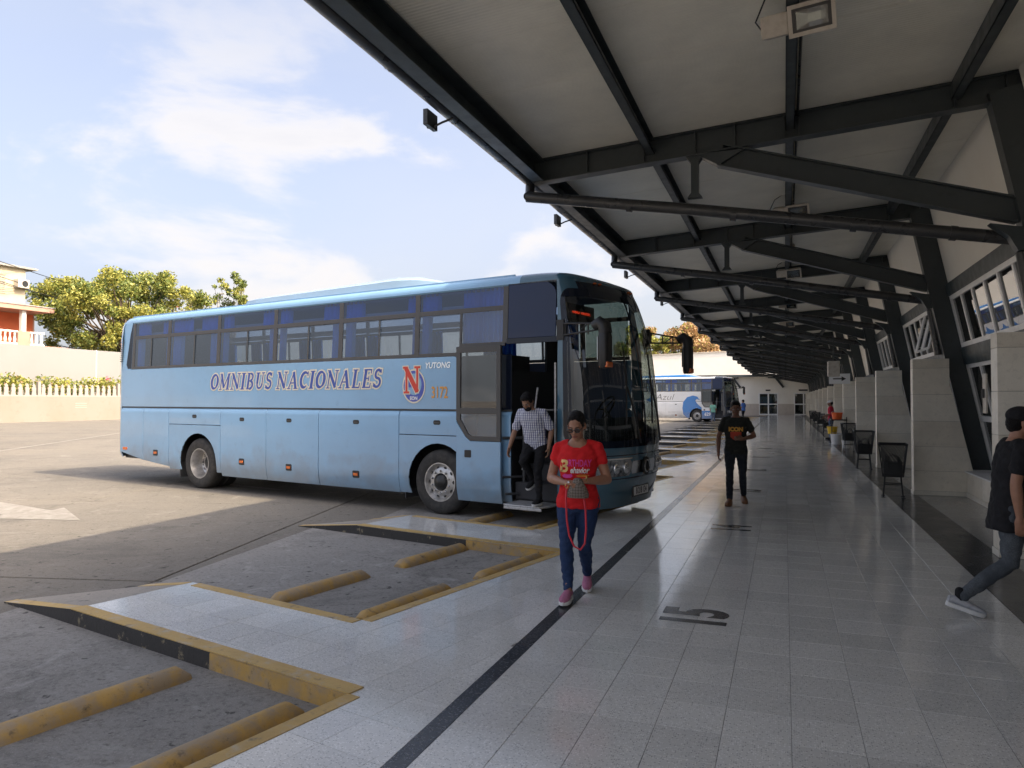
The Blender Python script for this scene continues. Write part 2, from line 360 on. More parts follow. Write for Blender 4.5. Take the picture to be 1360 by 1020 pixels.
# cast concrete slabs of the lot: rotated a little against the bays
ang = R(13.8); su = Vector((math.cos(ang), math.sin(ang), 0)); sv = Vector((-math.sin(ang), math.cos(ang), 0))
S0 = Vector((-6.25, 7.5, LOT_Z)); SA, SB = 4.6, 5.2
slab_me = slab_mesh(SA - .03, SB - .03).mesh('slab', M['lot'])
lot_far = MB()
for i in range(-26, 7):
    for j in range(-6, 24):
        c = S0 + su * (SA * (i + .5)) + sv * (SB * (j + .12 + (.5 if i % 2 else 0) * 0))
        if c.x > -1.5 or c.y > 110 or c.x < -54 or c.y < -25: continue
        z = LOT_Z + random.uniform(-.003, .0)
        if c.x > -26 and c.y < 26 and c.y > -6 and c.x < -3:
            o = link('slab', slab_me, lot, (c.x, c.y, z - LOT_Z + .02), (random.uniform(-.0006, .0006), random.uniform(-.0006, .0006), ang))
        else:
            x, y = (SA - .018) / 2, (SB - .018) / 2
            lot_far.add([(*(c + su * a * x + sv * b * y).xy, z) for a, b in ((-1, -1), (1, -1), (1, 1), (-1, 1))], [(0, 1, 2, 3)])
lf = lot_far.build('far_slabs', M['lot'], lot); lf.matrix_parent_inverse = Matrix.Translation((0, 0, .14)); tag(lf, kind='stuff')

# worn white road marks
def flat(name, polys, m, z, parent, label=None):
    mb = MB()
    for p in polys: mb.add([(x, y, z) for x, y in p], [list(range(len(p)))])
    return mb.build(name, m, parent, recalc=False)
def gmark(name, polys, label, cat='road marking'):
    o = flat(name, polys, M['white_line'], 0, None); o.location.z = LOT_Z + .005
    tag(o, label, cat, kind='structure'); return o
gmark('arrow_marking', [[(-9.7, 8.0), (-11.1, 8.85), (-11.0, 8.55), (-14.5, 9.35), (-14.6, 8.6), (-11.25, 7.95), (-11.3, 7.62)]], 'worn white direction arrow painted on the lot')
def band(p, q, w):
    p, q = Vector((*p, 0)), Vector((*q, 0)); n = (q - p).normalized().cross(Vector((0, 0, 1))) * w / 2
    return [tuple((p + n).xy), tuple((q + n).xy), tuple((q - n).xy), tuple((p - n).xy)][::-1]
gmark('lane_line', [band((-19, 8.0), (-38, 37), .16)], 'long thin white lane line across the sunlit lot')
gmark('lane_line', [band((-11.6, 12.6), (-9.3, 12.05), .14)], 'short white line on the ground under the blue bus')

# --- the platform: grout bed with a saw-toothed edge, tiles laid on it
def period(k):    # convex pieces between bay k-1 and bay k : (walk piece, divider piece)
    a, n, r = R_(k - 1), N_(k), R_(k)
    XL = -1.715
    walk = [(XL, a.y), (XL, r.y), (r.x, r.y), (n.x, n.y), (a.x, a.y)]
    e0, e1 = a + DU * 3.04, a + DU * 3.04 + DV * 1.04
    div = [(a.x, a.y), (n.x, n.y), (e1.x, e1.y), (e0.x, e0.y)]
    return walk, div
def clip(poly, conv):      # Sutherland-Hodgman, conv either winding
    ar = sum(conv[i][0] * conv[(i + 1) % len(conv)][1] - conv[(i + 1) % len(conv)][0] * conv[i][1] for i in range(len(conv)))
    if ar < 0: conv = conv[::-1]
    out = list(poly)
    for i in range(len(conv)):
        ax, ay = conv[i]; bx, by = conv[(i + 1) % len(conv)]
        inp, out = out, []
        for j in range(len(inp)):
            p, q = inp[j - 1], inp[j]
            sp = (bx - ax) * (p[1] - ay) - (by - ay) * (p[0] - ax); sq = (bx - ax) * (q[1] - ay) - (by - ay) * (q[0] - ax)
            if (sp >= 0) != (sq >= 0):
                t = sp / (sp - sq); out.append((p[0] + t * (q[0] - p[0]), p[1] + t * (q[1] - p[1])))
            if sq >= 0: out.append(q)
        if not out: return []
    cl = [out[0]]
    for p in out[1:]:
        if math.dist(p, cl[-1]) > .002: cl.append(p)
    if len(cl) > 2 and math.dist(cl[0], cl[-1]) < .002: cl.pop()
    ar = abs(sum(cl[i][0] * cl[(i + 1) % len(cl)][1] - cl[(i + 1) % len(cl)][0] * cl[i][1] for i in range(len(cl)))) / 2
    return cl if len(cl) > 2 and ar > .0015 else []
bed = MB(); GZ = -.004
XR = 3.05
bed.prism([(-1.715, Y0 - 4), (XR, Y0 - 4), (XR, Y1), (-1.715, Y1)], LOT_Z - .05, GZ)
for k in BAYS:
    for p in period(k): bed.prism(p, LOT_Z - .05, GZ)
platform = bed.build('platform', M['grout']); tag(platform, 'raised terrazzo bus platform with saw-toothed bays', kind='structure')

# camera test used only to choose which tiles become single objects (the largest in view)
cf = cam.rotation_euler.to_matrix()
def seen_size(x, y, s=.325):
    q = cf.transposed() @ (Vector((x, y, 0)) - cam.location); d = -q.z
    if d < .5: return 0
    u, v = q.x / d * 980, q.y / d * 980
    return s * s * CAM_H / d ** 3 if abs(u) < 690 and abs(v) < 520 else 0
tiles = []         # (size, polygon, full?, centre, angle)
T = .325; g = .0012
for i in range(-5, 5):
    x0 = .02 + T * i
    for j in range(-22, 254):
        y0 = 3.81 + T * j
        if y0 < Y0 or y0 + T > Y1: continue
        tiles.append((seen_size(x0 + T / 2, y0 + T / 2), None, (x0 + T / 2, y0 + T / 2), 0.0, 'tile'))
a_l = math.atan2(DV.y, DV.x) - math.pi / 2
O = Vector((-1.89, 4.02, 0)); TL = .335
pieces = [(k, p) for k in BAYS for p in period(k)]
for (k, conv) in pieces:
    xs, ys = [p[0] for p in conv], [p[1] for p in conv]; cx, cy = sum(xs) / len(xs), sum(ys) / len(ys)
    c = Vector((cx, cy, 0)) - O; ci, cj = int(round(c.dot(-DU) / TL)), int(round(c.dot(DV) / TL))
    for i in range(ci - 9, ci + 10):
        for j in range(cj - 14, cj + 15):
            o = O - DU * (TL * i) + DV * (TL * j)
            sq = [tuple((o - DU * (TL * a - (g if a else -g) ) + DV * (TL * b - (g if b else -g))).xy) for a, b in ((0, 0), (1, 0), (1, 1), (0, 1))]
            pl = clip(sq, conv)
            if not pl: continue
            mx, my = sum(p[0] for p in pl) / len(pl), sum(p[1] for p in pl) / len(pl)
            tiles.append((seen_size(mx, my, TL) * .8, pl, (mx, my), 0.0, 'tile'))
tiles.sort(key=lambda t: -t[0])
tile_me = slab_mesh(T - 2 * g, T - 2 * g, .004, .0012).mesh('tile', M['tile'])
rest = MB()
def put_poly(mb, pl, cx, cy, z, tx, ty):
    n = len(pl); vs = [(x, y, z + (x - cx) * tx + (y - cy) * ty) for x, y in pl]
    ar = sum(pl[i][0] * pl[(i + 1) % n][1] - pl[(i + 1) % n][0] * pl[i][1] for i in range(n))
    if ar < 0: vs = vs[::-1]
    mb.add(vs + [(x, y, GZ) for x, y, _ in vs], [list(range(n))] + [(n + i, n + (i + 1) % n, (i + 1) % n, i) for i in range(n)])
for q, (sz, pl, (cx, cy), a, nm) in enumerate(tiles):
    tx, ty, z = random.gauss(0, .0011), random.gauss(0, .0011), random.uniform(-.0007, 0)
    if q < 300:
        if pl is None: link('tile', tile_me, platform, (cx, cy, z), (ty, -tx, random.randrange(4) * math.pi / 2))
        else:
            mb = MB(); put_poly(mb, [(x - cx, y - cy) for x, y in pl], 0, 0, 0, 0, 0)
            mb.v = [(x, y, (zz if zz > -.003 else -.004)) for x, y, zz in mb.v]
            mb.build('tile', M['tile'], platform, loc=(cx, cy, z), rot=(ty, -tx, 0))
    else:
        if pl is None: pl = [(cx - T / 2 + g, cy - T / 2 + g), (cx + T / 2 - g, cy - T / 2 + g), (cx + T / 2 - g, cy + T / 2 - g), (cx - T / 2 + g, cy + T / 2 - g)]
        put_poly(rest, pl, cx, cy, z, tx, ty)
o = rest.build('far_tiles', M['tile'], platform); tag(o, kind='stuff')

# dark inlaid lines
def strip(name, x0, x1, m, L0=1.3):
    mb = MB(); y = Y0 - 4
    while y < Y1:
        e = min(y + L0, Y1); z = random.uniform(-.0005, .0003)
        mb.prism([(x0, y + .001), (x1, y + .001), (x1, e - .001), (x0, e - .001)], GZ, z); y = e
    return mb.build(name, m, platform)
strip('dark_line', -1.713, -1.607, M['tile_dark'])
strip('dark_band', 1.648, 2.14, M['tile_dark'], .65)
mb = MB()
for i in range(3):
    for j in range(200):
        x0, y0 = 2.142 + i * .3, -6 + j * .46
        mb.prism([(x0, y0), (x0 + .298, y0), (x0 + .298, y0 + .458), (x0, y0 + .458)], GZ, random.uniform(-.0007, 0))
tag(mb.build('wall_side_tiles', M['tile_side'], platform), kind='stuff')

# built-in lettering -> mesh
def text_mesh(txt, size, offset=0.0, shear=0.0, spacing=1.0, align='CENTER', extrude=0.0):
    c = bpy.data.curves.new('lettering', 'FONT'); c.body = txt; c.size = size; c.offset = offset; c.shear = shear; c.space_character = spacing
    c.align_x = align; c.align_y = 'CENTER'; c.extrude = extrude; c.resolution_u = 4; c.fill_mode = 'FRONT' if not extrude else 'BOTH'
    o = bpy.data.objects.new('lettering', c); col.objects.link(o)
    dg = bpy.context.evaluated_depsgraph_get(); me = bpy.data.meshes.new_from_object(o.evaluated_get(dg))
    bpy.data.objects.remove(o); bpy.data.curves.remove(c); return me
def text_obj(name, txt, size, m, parent=None, loc=(0, 0, 0), rot=(0, 0, 0), sx=1.0, **kw):
    me = text_mesh(txt, size, **kw); me.materials.clear(); me.materials.append(m)
    o = link(name, me, parent, loc, rot); o.scale = (sx, 1, 1); return o
for n, k in zip(range(15, 5, -1), range(0, 12)):
    # read from the bay side: figure tops point towards the building's left
    text_obj('bay_number', str(n), .64, M['tile_dark'], platform, (-.63, 5.78 + PITCH * k * 1.0, .0016), (0, 0, math.pi / 2), sx=.76, offset=.026, spacing=1.0)

# kerbs round each bay, ramps at the ends of the dividers
KW = .105
def kerb_mesh(length, split=None):
    """runs along +x from 0, top at z=0; face towards -y"""
    m = MB(); m.prism([(0, .0), (0, -.03), (.012, -.0)], 0, 0) if False else None
    prof = [(0, LOT_Z - .03), (0, -.012), (.012, 0), (KW, 0), (KW, LOT_Z - .03)]
    m.v = []; m.f = []; m.mi = []
    m.add([(x, y, z) for x in (0, length) for y, z in prof], [(0, 1, 6, 5), (1, 2, 7, 6), (2, 3, 8, 7), (3, 4, 9, 8), (0, 4, 3, 2, 1), (5, 6, 7, 8, 9)])
    return m
def place_kerb(name, p0, d, length, m, zoff=0.003):
    """bay lies on the right-hand side of d"""
    o = kerb_mesh(length).build(name, m, platform); o.location = (p0.x, p0.y, zoff); o.rotation_euler.z = math.atan2(d.y, d.x); return o
def ramp_kerb(name, p0, d, length, m, flip):
    """kerb sloping down along d"""
    mb = MB(); n = Vector((-d.y, d.x, 0)) * (KW if not flip else -KW); q = p0 + d * length; zb = LOT_Z - .03
    A = [p0, p0 + n, q + n, q]; zt = (.003, .003, LOT_Z + .008, LOT_Z + .008)
    mb.add([(v.x, v.y, z) for v, z in zip(A, zt)] + [(v.x, v.y, zb) for v in A], [(0, 1, 2, 3), (0, 3, 7, 4), (1, 5, 6, 2), (0, 4, 5, 1), (2, 6, 7, 3)])
    mb.mi = [0, 1, 1, 1, 1] if isinstance(m, list) else mb.mi
    return mb.build(name, m, platform, recalc=True)
for k in BAYS:
    n, r = N_(k), R_(k)
    place_kerb('kerb', n - DV * KW * 0, DV, 2.99, M['yellow_top']) if False else None
    # inner edge (bay on its left): built reversed so that the face looks into the bay
    o = place_kerb('kerb', n, DV, 2.99, M['yellow_top']); o.location = (*(n + DV * 2.99).xy, .003); o.rotation_euler.z = math.atan2(-DV.y, -DV.x)
    o.location = (*(n + DU * .006).xy, .003); o.rotation_euler.z = math.atan2(DV.y, DV.x); o.scale = (1, -1, 1)
    # far side of the bay: face looks back towards the camera; black outer part, yellow inner part
    a = r
    for (u0, u1, mm) in ((.0, 1.26, M['yellow']), (1.262, 3.04, M['kerb_black'])):
        o = place_kerb('kerb', a + DU * u0 - DV * .006, DU, u1 - u0, mm, .0); o.scale = (1, -1, 1)
    cap = MB(); cap.prism([(-.02, -.009), (3.04, -.009), (3.04, KW + .004), (-.02, KW + .004)], .0008, .008)
    o = cap.build('kerb_cap', M['yellow_top'], platform); o.location = a; o.rotation_euler.z = math.atan2(DU.y, DU.x); o.scale = (1, -1, 1)
    # near side of the bay (top seen, face hidden)
    place_kerb('kerb', n + DV * .006, DU, 2.0, M['yellow_top'], .004)
    e0 = R_(k - 1) + DU * 3.04; e1 = e0 + DV * 1.04
    ramp_kerb('kerb', e0 - DV * .006, DU, 1.15, [M['yellow_top'], M['kerb_black']], True); ramp_kerb('kerb', e1, DU, .70, M['yellow_top'], False)
    rm = MB(); q0, q1 = e0 + DU * 1.15 + DV * KW, e1 + DU * .70 - DV * KW; p0, p1 = e0 + DV * KW, e1 - DV * KW
    rm.add([(p0.x, p0.y, -.001), (p1.x, p1.y, -.001), (q1.x, q1.y, LOT_Z + .004), (q0.x, q0.y, LOT_Z + .004), (p0.x, p0.y, LOT_Z - .03), (p1.x, p1.y, LOT_Z - .03)], [(0, 1, 2, 3), (0, 4, 5, 1)])
    rm.build('ramp', M['ramp'], platform)
    # darker asphalt floor of the bay
    b0, b1 = n + DU * .0, n + DV * 2.99
    bf = MB(); P = [n, r, r + DU * 3.9, n + DU * 2.75]
    bf.add([(p.x, p.y, LOT_Z + .0042) for p in P], [(0, 1, 2, 3)])
    o = bf.build('bay_floor', M['asphalt'], recalc=False); o.data.flip_normals() if o.data.polygons[0].normal.z < 0 else None
    tag(o, 'dark oil-stained asphalt floor of a bus bay', kind='structure')

# wheel stops: half-buried yellow logs with sloping ends
def stop_mesh():
    m = MB(); n = 9; xs = [-.57, -.51, -.2, 0, .2, .51, .57]; r = .088
    P = []
    for x in xs:
        k = .45 if abs(x) > .54 else (1.0 if abs(x) < .5 else .97)
        row = []
        for i in range(n + 1):
            a = math.pi * i / n; row.append((x + random.uniform(-.004, .004), math.cos(a) * r * 1.05 * (k ** .25), max(0, math.sin(a)) * r * k * (1 + random.uniform(-.03, .03)) - .004))
        P.append(row)
    m.grid(P); L = len(P[0]); m.add(P[0], [list(range(L))]); m.add(P[-1], [list(range(L))[::-1]])
    return m.mesh('wheel_stop', M['yellow'], smooth=50, recalc=True)
stop_mes = [stop_mesh() for _ in range(4)]
WHERE = {'o1': ((-1.28, .78), 'outer near'), 'o2': ((-1.28, 2.40), 'outer far'), 'i1': ((-.25, .80), 'kerbside near'), 'i2': ((-.25, 2.42), 'kerbside far')}
bay_words = {-1: 'empty bay closest to the camera', 0: 'empty bay beside the blue bus', 1: 'bay under the nose of the blue bus'}
for k in range(-1, 13):
    for key, ((du, dv), wd) in WHERE.items():
        if k == -1 and key in ('o1', 'i1'): continue
        if k == -1: dv -= .14
        p = N_(k) - DU * du + DV * dv
        o = link('wheel_stop', random.choice(stop_mes), None, (p.x, p.y, LOT_Z + .004), (0, 0, math.atan2(DV.y, DV.x) + random.uniform(-.03, .03)))
        bw = bay_words.get(k, ORD[k - 2] + ' bay past the bus')
        tag(o, f'worn yellow wheel stop, {wd} one in {bw}', 'wheel stop', 'yellow wheel stops in the bus bays')
# ================================================================== CANOPY
TS = 5.45
def TY(k): return 9.4 + TS * k
KT = range(-2, 15)
def roof_z(x): return 4.87 + .066 * (x + 3.1)
def ribbed(name, base, scale=34.0):
    m = bpy.data.materials.new(name); m.use_nodes = True; nt = m.node_tree; N = nt.nodes; L = nt.links; b = N['Principled BSDF']
    ge = N.new('ShaderNodeNewGeometry'); sp = N.new('ShaderNodeSeparateXYZ'); L.new(ge.outputs['Position'], sp.inputs[0])
    mu = N.new('ShaderNodeMath'); mu.operation = 'MULTIPLY'; mu.inputs[1].default_value = 2 * math.pi / .045; L.new(sp.outputs['Y'], mu.inputs[0])
    si = N.new('ShaderNodeMath'); si.operation = 'SINE'; L.new(mu.outputs[0], si.inputs[0])
    n = N.new('ShaderNodeTexNoise'); n.inputs['Scale'].default_value = .8; n.inputs['Detail'].default_value = 7; n.inputs['Roughness'].default_value = .7; L.new(ge.outputs['Position'], n.inputs['Vector'])
    n2 = N.new('ShaderNodeTexNoise'); n2.inputs['Scale'].default_value = 1.6; n2.inputs['Detail'].default_value = 3; L.new(ge.outputs['Position'], n2.inputs['Vector'])
    ad = N.new('ShaderNodeMath'); ad.operation = 'MULTIPLY_ADD'; ad.inputs[1].default_value = 9.0; L.new(n2.outputs['Fac'], ad.inputs[0]); L.new(si.outputs[0], ad.inputs[2])
    bp = N.new('ShaderNodeBump'); bp.inputs['Strength'].default_value = .35; bp.inputs['Distance'].default_value = .004; L.new(ad.outputs[0], bp.inputs['Height']); L.new(bp.outputs[0], b.inputs['Normal'])
    mr = N.new('ShaderNodeMapRange'); mr.inputs[1].default_value = .3; mr.inputs[2].default_value = .75; mr.inputs[3].default_value = 1.04; mr.inputs[4].default_value = .78; L.new(n.outputs['Fac'], mr.inputs[0])
    vm = N.new('ShaderNodeVectorMath'); vm.operation = 'SCALE'; vm.inputs[0].default_value = base; L.new(mr.outputs[0], vm.inputs['Scale']); L.new(vm.outputs[0], b.inputs['Base Color'])
    b.inputs['Roughness'].default_value = .34; b.inputs['Specular IOR Level'].default_value = .45; return m
M['roof_in'] = ribbed('roof_sheet', (.86, .83, .72))
canopy = empty('platform_canopy', (-3.2, 9.4, 0)); tag(canopy, 'long steel platform canopy with dark trusses and ribbed roof sheets', 'canopy')
CO = Vector((-3.2, 9.4, 0))
def ch(o):      # children given in world coordinates
    o.matrix_parent_inverse = Matrix.Translation(-CO); return o
# roof sheets, one metre wide each
y = TY(-2); i = 0
pm = MB(); xa, xb = -3.38, 2.62
pm.add([(xa, .003, roof_z(xa)), (xb, .003, roof_z(xb)), (xb, 1.087, roof_z(xb)), (xa, 1.087, roof_z(xa)), (xa, .003, roof_z(xa) + .07), (xb, .003, roof_z(xb) + .07), (xb, 1.087, roof_z(xb) + .07), (xa, 1.087, roof_z(xa) + .07)],
       [(0, 3, 2, 1), (4, 5, 6, 7), (0, 1, 5, 4), (2, 3, 7, 6), (0, 4, 7, 3), (1, 2, 6, 5)])
pme = pm.mesh('roof_sheet', M['roof_in'])
while y < 88:
    ch(link('roof_sheet', pme, canopy, (0, y, random.uniform(0, .004)))); y += 1.09; i += 1
YA, YB = TY(-2), 88.0
seal = MB(); seal.add([(xa + .01, YA, roof_z(xa) + .08), (xb, YA, roof_z(xb) + .08), (xb, YB, roof_z(xb) + .08), (xa + .01, YB, roof_z(xa) + .08)], [(0, 1, 2, 3)])
ch(seal.build('roof_cover', M['roof_in'], canopy))
# purlins and the edge beam, one length per bay
def purl(x, w, h, name='purlin', drop=0.0, m='steel'):
    zt = roof_z(x) - .002 - drop
    for k in range(-2, 15):
        a, b = TY(k) + .004, min(TY(k + 1) - .004, 88); mb = MB()
        # cee section: web, two flanges, lips
        mb.box(x - w / 2, x - w / 2 + .008, a, b, zt - h, zt); mb.box(x - w / 2, x + w / 2, a, b, zt - h, zt - h + .008)
        mb.box(x - w / 2, x + w / 2, a, b, zt - .010, zt - .002); mb.box(x + w / 2 - .008, x + w / 2, a, b, zt - h, zt - h + .035)
        ch(mb.build(name, M[m], canopy))
for x in (-1.58, .085, 1.82): purl(x, .10, .19)
for k in range(-2, 15):
    a, b = TY(k) + .004, min(TY(k + 1) - .004, 88); z = roof_z(-3.12)
    e = MB(); e.box(-3.16, -3.148, a, b, z - .30, z - .01); e.box(-3.16, -2.99, a, b, z - .30, z - .285); e.box(-3.16, -2.99, a, b, z - .025, z - .012)
    ch(e.build('edge_beam', M['steel'], canopy))
    gt = MB(); gz = z - .13; gx = -3.31
    P = [[(gx + .105 * math.cos(an), yy, gz + .105 * math.sin(an)) for an in [math.pi + math.pi * q / 12 for q in range(13)]] + [(gx + .098 * math.cos(an), yy, gz + .098 * math.sin(an)) for an in [2 * math.pi - math.pi * q / 12 for q in range(13)]] for yy in (a, b)]
    gt.grid(P, closed_u=True)
    for q in range(4):     # clip bands
        yy = a + (b - a) * (q + .4) / 4
        gt.grid([[(gx + .111 * math.cos(an), yy + s, gz + .111 * math.sin(an)) for an in [math.pi + math.pi * t / 12 for t in range(13)]] for s in (-.02, .02)])
    gt.box(gx - .12, gx - .095, a, b, gz - .01, gz + .02)
    ch(gt.build('gutter', M['pipe'], canopy, smooth=40, recalc=True))
# trusses
def truss(k):
    t = empty('truss', (0, 0, 0), parent=canopy); ch(t); t.location = (0, TY(k), 0); return t
def wx(z): return 3.04 - .2 * (z - .42)      # front edge of the leaning columns
bm_ = MB(); zl, zr = roof_z(-3.14) - .158, roof_z(2.45) - .158
bm_.ibeam((-3.14, 0, zl), (2.50, 0, zr), .31, .17)
for x in (-2.4, -1.66, -1.02, -.55, .02, .19, 1.8, 2.3): 
    z = roof_z(x) - .158; bm_.box(x - .006, x + .006, -.078, .078, z - .138, z + .138)
beam_me = bm_.mesh('beam', M['steel'])
st = MB(); p0, p1 = Vector((-.72, 0, roof_z(-.72) - .36)), Vector((2.42, 0, 3.70)); d = (p1 - p0).normalized(); un = Vector((-d.z, 0, d.x))
if un.z < 0: un = -un
st.ibeam(p0, p1, .27, .15, .012, .018); zq = roof_z(-.75) - .322
st.prism([(-1.02, zq), (p0.x + d.x * .02 - un.x * .135, p0.z - un.z * .135), (p0.x + .25, p0.z + .02), (p0.x + .30, zq)], -.07, .07, 'y')
st.prism([(2.12, 3.58), (2.5, 3.5), (2.5, 3.28), (2.38, 3.26), (2.3, 3.42)], -.07, .07, 'y')
strut_me = st.mesh('strut', M['steel'])
ps = MB(); x = -1.03; zt, zb = roof_z(x) - .315, 4.17
ps.prism([(x - .11, zt), (x - .045, zt - .09), (x - .045, zb + .06), (x - .09, zb), (x + .09, zb), (x + .045, zb + .06), (x + .045, zt - .09), (x + .11, zt)], -.05, .05, 'y')
post_me = ps.mesh('post', M['steel'])
pp = MB(); gx = -3.31
pp.tube([(gx, .30, 4.66), (gx, .28, 4.52), (gx - .0, .2, 4.46)], .066, 12)
pp.tube([(gx - .01, .19, 4.455), (-1.0, .17, 4.06), (2.38, .16, 3.44)], .074, 14)
pp.tube([(2.36, .16, 3.46), (2.46, .16, 3.34), (wx(2.4) - .06, .16, 2.45)], .062, 12)
for q in (.25, .48, .72, .9): 
    c = Vector((gx, .19, 4.455)).lerp(Vector((2.38, .16, 3.44)), q); dd = Vector((5.69, 0, -1.015)).normalized(); pp.tube([c - dd * .035, c + dd * .035], .084, 14)
pipe_me = pp.mesh('downpipe', M['pipe'], smooth=40)
cm = MB(); cz = .40
A_, B_ = Vector((wx(cz) + .19, 0, cz)), Vector((wx(5.05) + .19, 0, 5.05)); dd_ = (B_ - A_); cu = Vector((dd_.z, 0, -dd_.x)).normalized()
cm.obox((A_ + B_) / 2, dd_ / 2, Vector((0, .088, 0)), cu * .17)
for sg_ in (-1, 1): cm.obox((A_ + B_) / 2 + cu * (sg_ * .18), dd_ / 2, Vector((0, .10, 0)), cu * .011)
cm.box(wx(cz) - .04, wx(cz) + .42, -.15, .15, cz - .02, cz + .012)
col_me = cm.mesh('column', M['steel'])
for k in KT:
    t = truss(k)
    for nm, me in (('beam', beam_me), ('strut', strut_me), ('post', post_me), ('downpipe', pipe_me), ('column', col_me)):
        if nm == 'downpipe' and k < 0: continue
        link(nm, me, t)

# ================================================================== STATION BUILDING
def limestone(name, base):
    return mat(name, base, .5, noise=[(3.0, .4, .7, tuple(x * .86 for x in base)), (14, .55, .75, tuple(x * .78 for x in base)), (70, .62, .76, tuple(x * .5 for x in base))], bump=(60, .12, 5), rnoise=.1, coord='Object')
M['stone'] = [limestone('limestone_a', (.76, .71, .61)), limestone('limestone_b', (.71, .655, .555)), limestone('limestone_c', (.79, .745, .65))]
M['skirt_stone'] = limestone('limestone_skirting', (.68, .65, .57))
station = empty('station_building', (3.0, 9.4, 0)); tag(station, 'station building with leaning window wall and limestone piers', 'building')
BO = Vector((3.0, 9.4, 0))
def bch(o): o.matrix_parent_inverse = Matrix.Translation(-BO); return o
courses = [(0, .075), (.075, .42), (.42, .84), (.84, 1.28), (1.28, 1.74), (1.74, 2.2), (2.2, 2.36)]
def pier_right(z): return 2.92 if z < .419 else (3.0 - (z - .42) * .22 if z < 1.9 else 2.66)
def pier_mesh(z0, z1, mm, proud=0.0):
    gz = .0018
    mb = MB(); zz = [z0 + gz, z1 - gz]
    if z0 < 1.9 < z1: zz = [z0 + gz, 1.9, z1 - gz]
    zs = [max(z, .4201) if z0 >= .42 else z for z in zz]
    right = [(pier_right(min(z, .41) if z0 < .42 else z) + proud, z) for z in zs]
    left = [(2.10 - proud, zz[-1]), (2.10 - proud, zz[0])]
    poly = right + left
    mb.prism(poly, -.36 - proud, -.105, 'y'); return mb.mesh('stone', mm, bevel=.004)
stones = []
for ci, (z0, z1) in enumerate(courses):
    stones.append([pier_mesh(z0, z1, M['skirt_stone'] if ci == 0 else M['stone'][q], .012 if ci == 0 else 0) for q in range(3)])
core_me = MB().prism([(2.11, 0), (2.9, 0), (2.9, .41), (2.97, .43), (2.65, 1.9), (2.65, 2.35), (2.11, 2.35)], -.35, -.115, 'y').mesh('core', M['grout'])
def lean(z): return 3.37 - .2 * (z - .45)
for k in KT:
    p = empty('pier', (0, 0, 0), parent=station); bch(p); p.location = (0, TY(k), 0)
    link('core', core_me, p)
    for ci in range(len(courses)): link('stone', random.choice(stones[ci]), p, (0, random.uniform(-.002, .002), 0))
# plinth stones between piers
for k in range(-2, 14):
    a, b = TY(k) - .10, TY(k + 1) - .365; n = 5
    for q in range(n):
        s0, s1 = a + (b - a) * q / n + .002, a + (b - a) * (q + 1) / n - .002; mb = MB()
        mb.box(2.90, 3.3, s0, s1, .078, .415); bch(mb.build('plinth_stone', random.choice(M['stone']), station, bevel=.004))
    mb = MB(); mb.box(2.888, 3.3, a, b, 0, .075); bch(mb.build('skirting', M['skirt_stone'], station))
    mb = MB(); mb.box(2.87, 3.62, a, b, .416, .44); bch(mb.build('sill', M['alu'], station))

def leanp(y, z, off=0.0): return Vector((lean(z) - off, y, z))
UPV = Vector((-.2, 0, 1)).normalized(); NOUT = Vector((-1, 0, -.2)).normalized()
def bar(mb, y0, y1, z0, z1, t0=.0, t1=.05):
    """bar in the leaning wall plane"""
    vs = []
    for t in (t0, t1):
        for z in (z0, z1):
            for y in (y0, y1): vs.append(leanp(y, z) + NOUT * t)
    mb.add(vs, [(0, 2, 3, 1), (4, 5, 7, 6), (0, 1, 5, 4), (2, 6, 7, 3), (0, 4, 6, 2), (1, 3, 7, 5)])
def window(y0, y1, z0, z1, cols, rows, parent, f=.05, sash=()):
    """frame with separate panes; frame and pane are sub-parts"""
    w = empty('window', (0, 0, 0), parent=station); bch(w)
    fr = MB(); bar(fr, y0, y1, z0, z0 + f); bar(fr, y0, y1, z1 - f, z1); bar(fr, y0, y0 + f, z0 + f, z1 - f); bar(fr, y1 - f, y1, z0 + f, z1 - f)
    ys = [y0 + f / 2 + (y1 - y0 - f) * i / cols for i in range(cols + 1)]; zs = [z0 + f / 2 + (z1 - z0 - f) * r for r in rows]
    for yy in ys[1:-1]: bar(fr, yy - f / 2, yy + f / 2, z0 + f, z1 - f, .002, .046)
    for zz in zs[1:-1]: bar(fr, y0 + f, y1 - f, zz - f * .7, zz + f * .7, -.002, .052)
    link('frame', fr.mesh('frame', M['alu'], bevel=0), w)
    for i in range(cols):
        for j in range(len(zs) - 1):
            t = MB(); a, b, c, d_ = ys[i] + f * .4, ys[i + 1] - f * .4, zs[j] + f * .4, zs[j + 1] - f * .4
            open_ = (i, j) in sash; tw = random.gauss(0, .004)
            if open_:
                hy, hz = leanp(a, d_), UPV; an = R(24)
                dn = (-UPV * math.cos(an) + NOUT * math.sin(an)); L = (d_ - c) / UPV.z
                o0 = leanp(a, d_) + NOUT * .05; o1 = leanp(b, d_) + NOUT * .05; nn = dn.cross(Vector((0, 1, 0))).normalized()
                s = MB()
                for p, q in ((o0, o0 + dn * L), (o1, o1 + dn * L), (o0, o1), (o0 + dn * L, o1 + dn * L)):
                    s.tube([p, q], .026, 4)
                link('sash', s.mesh('sash', M['alu']), w)
                t.add([o0, o1, o1 + dn * L, o0 + dn * L], [(0, 1, 2, 3)])
            else:
                V = [leanp(a, c), leanp(b, c), leanp(b, d_), leanp(a, d_)]
                V = [v + NOUT * (.02 + tw * s) for v, s in zip(V, (1, -1, -1, 1))]
                t.add(V, [(0, 1, 2, 3)])
            link('pane', t.mesh('pane', M['sash_glass']), w)
    return w
